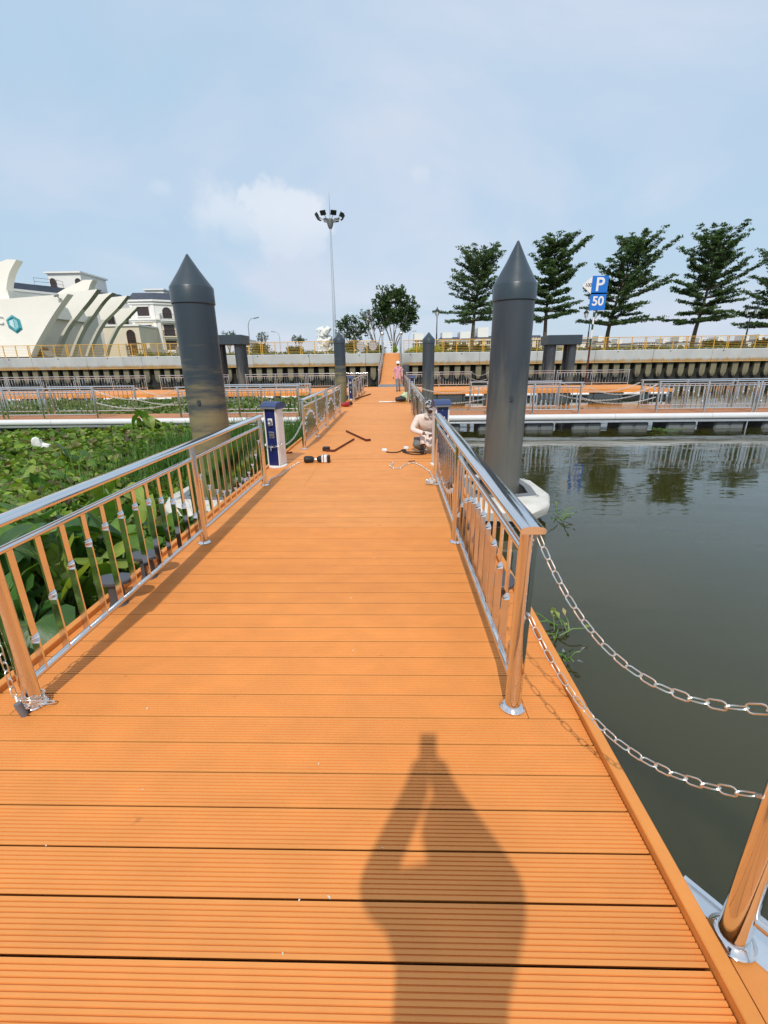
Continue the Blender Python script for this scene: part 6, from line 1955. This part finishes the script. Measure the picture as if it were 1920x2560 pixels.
# ------------------------------------------------------------------ people
def make_person(label, loc, rotz, J, E, mats_, head, headaim=(0, 0), hands=(), group=None):
    """J: name -> (x, y, z, r); E: (a, b, material index). One skinned surface, head and fingers grown into it."""
    root = thing('person', label, 'person', loc, rotz, group)
    names = list(J)
    verts = [Vector(J[n][:3]) for n in names]
    rr_ = [J[n][3] for n in names]
    edges = [(names.index(a), names.index(b)) for a, b, _ in E]
    emat = [m for _, _, m in E]
    roots = [0]
    for hx, wrist, direc, palm_n, spread in hands:       # fingers as short chains rooted in the palm
        w = Vector(J[hx][:3]); d = Vector(direc).normalized(); nrm = Vector(palm_n).normalized(); s = d.cross(nrm).normalized()
        for k, (o, ln) in enumerate(((-0.027, 0.062), (-0.009, 0.072), (0.009, 0.068), (0.026, 0.054))):
            b0 = len(verts)
            p0_ = w + s * o + d * 0.005
            c = [p0_, p0_ + d * (0.03 + ln * 0.35) + s * o * 0.15, p0_ + d * (0.03 + ln * 0.7) + nrm * (ln * spread * 0.55), p0_ + d * (0.025 + ln * 0.80) + nrm * (ln * spread * 1.0)]
            verts += c; rr_ += [0.0095, 0.0095, 0.0085, 0.007]
            edges += [(b0, b0 + 1), (b0 + 1, b0 + 2), (b0 + 2, b0 + 3)]; emat += [0, 0, 0]; roots.append(b0)
        b0 = len(verts)
        p0_ = w - s * 0.02 - d * 0.02
        verts += [p0_, p0_ - s * 0.028 + d * 0.022 + nrm * 0.012, p0_ - s * 0.034 + d * 0.055 + nrm * 0.028]; rr_ += [0.012, 0.011, 0.008]
        edges += [(b0, b0 + 1), (b0 + 1, b0 + 2)]; emat += [0, 0]; roots.append(b0)
    me = bpy.data.meshes.new('body')
    me.from_pydata([tuple(v) for v in verts], edges, [])
    o = bpy.data.objects.new('body_tmp', me); COL.objects.link(o)
    sk = o.modifiers.new('skin', 'SKIN'); sk.use_smooth_shade = True
    sv = me.skin_vertices[0].data
    for i, r in enumerate(rr_):
        sv[i].radius = (r, r) if isinstance(r, (int, float)) else r
        sv[i].use_root = i in roots
    ss = o.modifiers.new('sub', 'SUBSURF'); ss.levels = 2; ss.render_levels = 2
    dg = bpy.context.evaluated_depsgraph_get(); dg.update()
    bod = bpy.data.meshes.new_from_object(o.evaluated_get(dg))
    bpy.data.objects.remove(o)
    bm = bmesh.new(); bm.from_mesh(bod)
    segs = []
    for (a, b), m_ in zip(edges, emat):
        ra = rr_[a] if isinstance(rr_[a], (int, float)) else max(rr_[a]); rb = rr_[b] if isinstance(rr_[b], (int, float)) else max(rr_[b])
        segs.append((verts[a], verts[b], (ra + rb) / 2, m_))
    for f in bm.faces:
        c = f.calc_center_median(); best = 1e9
        for a, b, r, m_ in segs:
            ab = b - a; t = max(0, min(1, (c - a).dot(ab) / max(1e-9, ab.length_squared)))
            d = (c - (a + ab * t)).length / r
            if d < best:
                best = d; f.material_index = m_
        f.smooth = True
    # head: skull narrowing to the jaw, brow, nose, ears
    hc = Vector(head)
    hm = bmesh.ops.create_uvsphere(bm, u_segments=20, v_segments=14, radius=1.0)
    Rm = Matrix.Rotation(headaim[0], 3, 'Z') @ Matrix.Rotation(headaim[1], 3, 'X')
    for v in hm['verts']:
        x, y, z = v.co
        k = 1.0 if z > -0.1 else 1.0 - 0.30 * (-z - 0.1)
        y2 = y * (0.098 if y > 0 else 0.092) * (1.0 if z > -0.3 else 1.05)
        q = Vector((x * 0.076 * k, y2 * (k if y > 0 else 1), z * 0.117))
        if y < -0.80 and abs(x) < 0.35 and -0.45 < z < 0.05:
            q.y -= 0.017 * (1 - abs(x) / 0.35)
        if y < -0.6 and 0.12 < z < 0.30 and abs(x) < 0.6:
            q.y -= 0.006
        if y < -0.6 and -0.05 < z < 0.12 and 0.2 < abs(x) < 0.55:
            q.y += 0.006
        v.co = hc + Rm @ q
    hf = set(f for v in hm['verts'] for f in v.link_faces)
    for f in hf:
        f.material_index = 0; f.smooth = True
    for sx in (-1, 1):
        e = bmesh.ops.create_icosphere(bm, subdivisions=2, radius=1.0)
        for v in e['verts']:
            v.co = hc + Rm @ Vector((sx * 0.078 + v.co.x * 0.010, 0.012 + v.co.y * 0.018, -0.005 + v.co.z * 0.030))
        for f in set(f for v in e['verts'] for f in v.link_faces):
            f.material_index = 0; f.smooth = True
    bod.materials.clear()
    for m_ in mats_:
        bod.materials.append(m_)
    bm.to_mesh(bod); bm.free()
    bod.name = 'body'
    body = link('body', bod, root)
    for sx in (-1, 1):
        ey = MB().lathe([(0.001, -0.011), (0.008, -0.008), (0.011, 0), (0.008, 0.008), (0.001, 0.011)], 10).build('eye', m_eye, root, hc + Rm @ Vector((sx * 0.031, -0.080, 0.012)), smooth=60)
        MB().cyl((0, -0.0085, 0), (0, -0.0122, 0), 0.005, n=8).build('iris', m_hair, ey)
    MB().tube([hc + Rm @ Vector((x, -0.088 + abs(x) * 0.3, -0.062 + abs(x) * 0.06)) for x in (-0.024, -0.01, 0, 0.01, 0.024)], 0.0042, 5).build('mouth', mat('lips', (0.16, 0.05, 0.04), 0.5), root)
    hr = MB()
    for vz0, vz1 in ((0, 0),):
        ring = []
        for j in range(7):
            el = rad(j * 15)
            ring.append([hc + Rm @ Vector((0.081 * math.cos(el) * math.cos(a), 0.012 + 0.100 * math.cos(el) * math.sin(a), 0.018 + (0.106 * math.sin(el)) - (0.055 if (j == 0 and math.sin(a) > 0.1) else 0))) for a in [2 * math.pi * k / 18 for k in range(18)]])
        vs = [p for r in ring for p in r]
        hr.add(vs, [(j * 18 + k, j * 18 + (k + 1) % 18, (j + 1) * 18 + (k + 1) % 18, (j + 1) * 18 + k) for j in range(6) for k in range(18)] + [tuple(range(6 * 18, 7 * 18))])
    hr.build('hair', m_hair, root, smooth=60)
    return root, hc, Rm
# walking man in a pink shirt and a white helmet, coming towards the camera
J = {'pelvis': (0, 0, 0.86, (0.145, 0.105)), 'waist': (0, 0.0, 0.98, (0.135, 0.10)), 'chest': (0, 0.0, 1.18, (0.155, 0.11)), 'upper': (0, 0.01, 1.30, (0.13, 0.085)), 'neck': (0, 0.005, 1.385, 0.052), 'throat': (0, -0.01, 1.45, 0.048),
     'shl': (0.165, 0.01, 1.315, 0.062), 'ell': (0.225, 0.03, 1.07, 0.050), 'wrl': (0.235, -0.05, 0.86, 0.036), 'hal': (0.235, -0.07, 0.80, 0.030),
     'shr': (-0.165, 0.01, 1.315, 0.062), 'elr': (-0.235, 0.05, 1.07, 0.050), 'wrr': (-0.265, 0.0, 0.85, 0.036), 'har': (-0.27, -0.02, 0.79, 0.030),
     'hil': (0.085, 0, 0.80, 0.092), 'knl': (0.085, 0.02, 0.46, 0.066), 'anl': (0.085, 0.12, 0.11, 0.050), 'hel': (0.085, 0.14, 0.055, 0.046), 'tol': (0.085, 0.0, 0.042, 0.040),
     'hir': (-0.085, 0, 0.80, 0.092), 'knr': (-0.075, -0.08, 0.46, 0.066), 'anr': (-0.065, -0.10, 0.10, 0.050), 'her': (-0.065, -0.08, 0.050, 0.046), 'tor': (-0.07, -0.24, 0.042, 0.040)}
E_ = [('pelvis', 'waist', 1), ('waist', 'chest', 1), ('chest', 'upper', 1), ('upper', 'neck', 1), ('neck', 'throat', 0), ('upper', 'shl', 1), ('shl', 'ell', 1), ('ell', 'wrl', 1), ('wrl', 'hal', 0),
      ('upper', 'shr', 1), ('shr', 'elr', 1), ('elr', 'wrr', 1), ('wrr', 'har', 0), ('pelvis', 'hil', 1), ('hil', 'knl', 2), ('knl', 'anl', 2), ('anl', 'hel', 3), ('hel', 'tol', 3),
      ('pelvis', 'hir', 1), ('hir', 'knr', 2), ('knr', 'anr', 2), ('anr', 'her', 3), ('her', 'tor', 3)]
mw = gz(995, 979)
man, hc, Rm = make_person('person in a pink shirt and white helmet walking down the pier', (mw.x, mw.y, 0), 0.05, J, E_, [m_skin, m_pink, m_jeans, m_shoe], (0, -0.02, 1.535), (0, 0.08),
                  hands=(('hal', 'wrl', (0, -0.2, -1), (-0.6, -0.8, 0), 0.35), ('har', 'wrr', (0, -0.2, -1), (0.6, -0.8, 0), 0.35)))
MB().lathe([(0.118, 0.018), (0.122, 0.024), (0.118, 0.034), (0.117, 0.06), (0.108, 0.10), (0.086, 0.135), (0.05, 0.155), (0.005, 0.163)], 24).build('helmet', m_helmet, man, hc + Vector((0, 0.005, 0.0)), smooth=50)
MB().prism([(-0.09, -0.09), (-0.06, -0.145), (0, -0.165), (0.06, -0.145), (0.09, -0.09)], 0.018, 0.026, 'z').build('helmet_brim', m_helmet, man, hc)
for s in (-1, 1):      # collar points and shirt placket
    b = MB(); b.obox((s * 0.035, -0.075, 1.372), (0.032, 0.010, -0.012), (0.004, 0.006, 0), (0, 0.02, 0.03)); b.build('collar', m_pink, man)
b = MB(); b.obox((0, -0.112, 1.10), (0.012, 0, 0), (0, 0.004, 0), (0, 0.004, 0.22)); b.build('placket', m_pink, man)

# squatting worker in a pale pink shirt half hidden by the right pedestal
J = {'pelvis': (0.09, 0.20, 0.235, (0.15, 0.125)), 'waist': (0.09, 0.15, 0.36, (0.145, 0.115)), 'chest': (0.06, 0.02, 0.53, (0.165, 0.12)), 'upper': (0.05, -0.03, 0.64, (0.145, 0.095)), 'neck': (0.06, -0.06, 0.715, 0.056), 'throat': (0.065, -0.09, 0.765, 0.052),
     'shr': (-0.135, -0.03, 0.645, 0.072), 'elr': (-0.245, -0.08, 0.445, 0.062), 'wrr': (-0.085, -0.26, 0.415, 0.042), 'har': (-0.035, -0.30, 0.405, 0.032),
     'shl': (0.24, -0.03, 0.635, 0.072), 'ell': (0.34, -0.12, 0.43, 0.060), 'wrl': (0.17, -0.29, 0.385, 0.042), 'hal': (0.115, -0.32, 0.385, 0.032),
     'hir': (0.0, 0.17, 0.225, 0.105), 'knr': (-0.19, -0.14, 0.185, 0.085), 'anr': (-0.045, 0.02, 0.085, 0.056), 'her': (-0.04, 0.05, 0.05, 0.046), 'tor': (-0.055, -0.13, 0.042, 0.042),
     'hil': (0.18, 0.17, 0.235, 0.105), 'knl': (0.22, -0.22, 0.40, 0.078), 'anl': (0.21, -0.10, 0.10, 0.054), 'hel': (0.21, -0.07, 0.05, 0.046), 'tol': (0.215, -0.25, 0.042, 0.042)}
E2 = [(a, b, m_) for a, b, m_ in E_ if not (a == 'pelvis' and b in ('hil', 'hir'))] + [('pelvis', 'hil', 2), ('pelvis', 'hir', 2)]
sq, hc, Rm = make_person('person in a pale pink shirt and dark cap squatting behind the right pedestal', (0.555, 8.30, 0), 0.08, J, E2, [m_skin, m_pinkpale, m_trousers, m_shoe], (0.075, -0.115, 0.845), (0.15, 0.30),
                 hands=(('har', 'wrr', (1, -0.35, -0.05), (0, -0.2, -1), 0.7), ('hal', 'wrl', (-1, -0.35, 0.05), (0, -0.2, -1), 0.7)))
m_camo = mat('patterned_cap', (0.03, 0.035, 0.04), 0.7, col2=(0.55, 0.57, 0.57), c2scale=22, c2lo=0.50, c2hi=0.56)
cp = MB().lathe([(0.098, 0.02), (0.104, 0.05), (0.098, 0.085), (0.07, 0.115), (0.03, 0.125), (0.004, 0.127)], 20).build('cap', m_camo, sq, hc + Vector((0, 0.01, 0.0)), smooth=50); cp.rotation_euler = (0.28, 0, 0.15)
b = MB(); b.prism([(-0.085, -0.075), (-0.07, -0.15), (0, -0.185), (0.07, -0.15), (0.085, -0.075)], 0.016, 0.022, 'z'); vb = b.build('cap_visor', m_camo, sq, hc); vb.rotation_euler = (0.30, 0, 0.15)
for s in (-1, 1):
    b = MB(); b.obox((0.06 + s * 0.05, -0.135, 0.70), (0.042, 0.014, -0.02), (0.004, 0.007, 0), (0, 0.022, 0.03)); b.build('collar', m_pinkpale, sq)
# loose shirt tail hanging over the thigh
b = MB(); n = 9; vs = []
for r in range(5):
    for k in range(n):
        f = k / (n - 1)
        x = -0.10 + 0.34 * f + (r - 2) * 0.006 * (f - 0.5); y = -0.05 - 0.03 * r - 0.06 * math.sin(f * 3.1) + 0.012 * math.sin(f * 17 + r); z = 0.40 - 0.052 * r + 0.02 * math.sin(f * 6) - (0.05 * r / 4 if 0.25 < f < 0.6 else 0)
        vs.append((x, y, z))
b.add(vs, [(r * n + k, r * n + k + 1, (r + 1) * n + k + 1, (r + 1) * n + k) for r in range(4) for k in range(n - 1)])
o = b.build('shirt_tail', m_pinkpale, sq, smooth=60)
so = o.modifiers.new('thick', 'SOLIDIFY'); so.thickness = 0.006
sd_ = MB().tube([(-0.01, -0.335, 0.415), (0.05, -0.36, 0.40), (0.12, -0.345, 0.395)], 0.008, 6).build('hand_tool', m_steel_rough, None, (0.555, 8.30, 0)); tag(sd_, 'small steel tool held by the squatting worker', 'tool')

# the photographer, standing behind the camera with the phone held up; only the shadow shows
J = {'pelvis': (0.02, -0.02, 0.80, (0.16, 0.12)), 'waist': (0.02, -0.02, 0.93, (0.155, 0.11)), 'chest': (0.01, -0.02, 1.12, (0.17, 0.115)), 'upper': (-0.01, 0, 1.25, (0.15, 0.09)), 'neck': (0.0, 0.0, 1.33, 0.065), 'throat': (0.015, -0.01, 1.39, 0.062),
     'shl': (0.165, -0.03, 1.265, 0.075), 'ell': (0.250, -0.17, 1.15, 0.060), 'wrl': (0.108, -0.245, 1.435, 0.054), 'hal': (0.090, -0.285, 1.545, 0.036),
     'shr': (-0.165, -0.02, 1.27, 0.080), 'elr': (-0.185, -0.17, 1.17, 0.070), 'wrr': (0.0, -0.24, 1.435, 0.058), 'har': (0.028, -0.285, 1.545, 0.038),
     'hil': (0.11, 0, 0.75, 0.10), 'knl': (0.12, -0.01, 0.43, 0.070), 'anl': (0.13, 0.03, 0.10, 0.052), 'hel': (0.13, 0.05, 0.05, 0.046), 'tol': (0.14, -0.12, 0.042, 0.042),
     'hir': (-0.07, 0, 0.75, 0.10), 'knr': (-0.08, -0.01, 0.43, 0.070), 'anr': (-0.09, 0.03, 0.10, 0.052), 'her': (-0.09, 0.05, 0.05, 0.046), 'tor': (-0.10, -0.12, 0.042, 0.042)}
m_dshirt = mat('dark_shirt', (0.05, 0.055, 0.065), 0.9, vary=0.1, bump=0.4, bscale=10)
ph, hc, Rm = make_person('person holding up a phone, whose shadow with raised arms falls on the near planks', (0.06, -0.345, 0), math.pi, J, E_, [m_skin, m_dshirt, m_jeans, m_shoe], (0.02, -0.03, 1.50), (0, -0.1),
                 hands=(('hal', 'wrl', (-0.2, -0.2, 1), (-1, 0.1, 0), 0.5), ('har', 'wrr', (0.2, -0.2, 1), (1, 0.1, 0), 0.5)))
phn = thing('phone', 'phone held up by the person casting the near shadow', 'phone', (0.0, -0.016, 1.565))
MB().bbox(-0.038, 0.038, -0.004, 0.004, -0.085, 0.075, 0.0025).build('case', m_black, phn)
MB().box(-0.034, 0.034, -0.0056, -0.0045, -0.08, 0.07).build('screen', m_glassd, phn)
MB().box(0.006, 0.034, 0.0045, 0.0058, 0.035, 0.066).build('camera_bump', m_greyplate, phn)
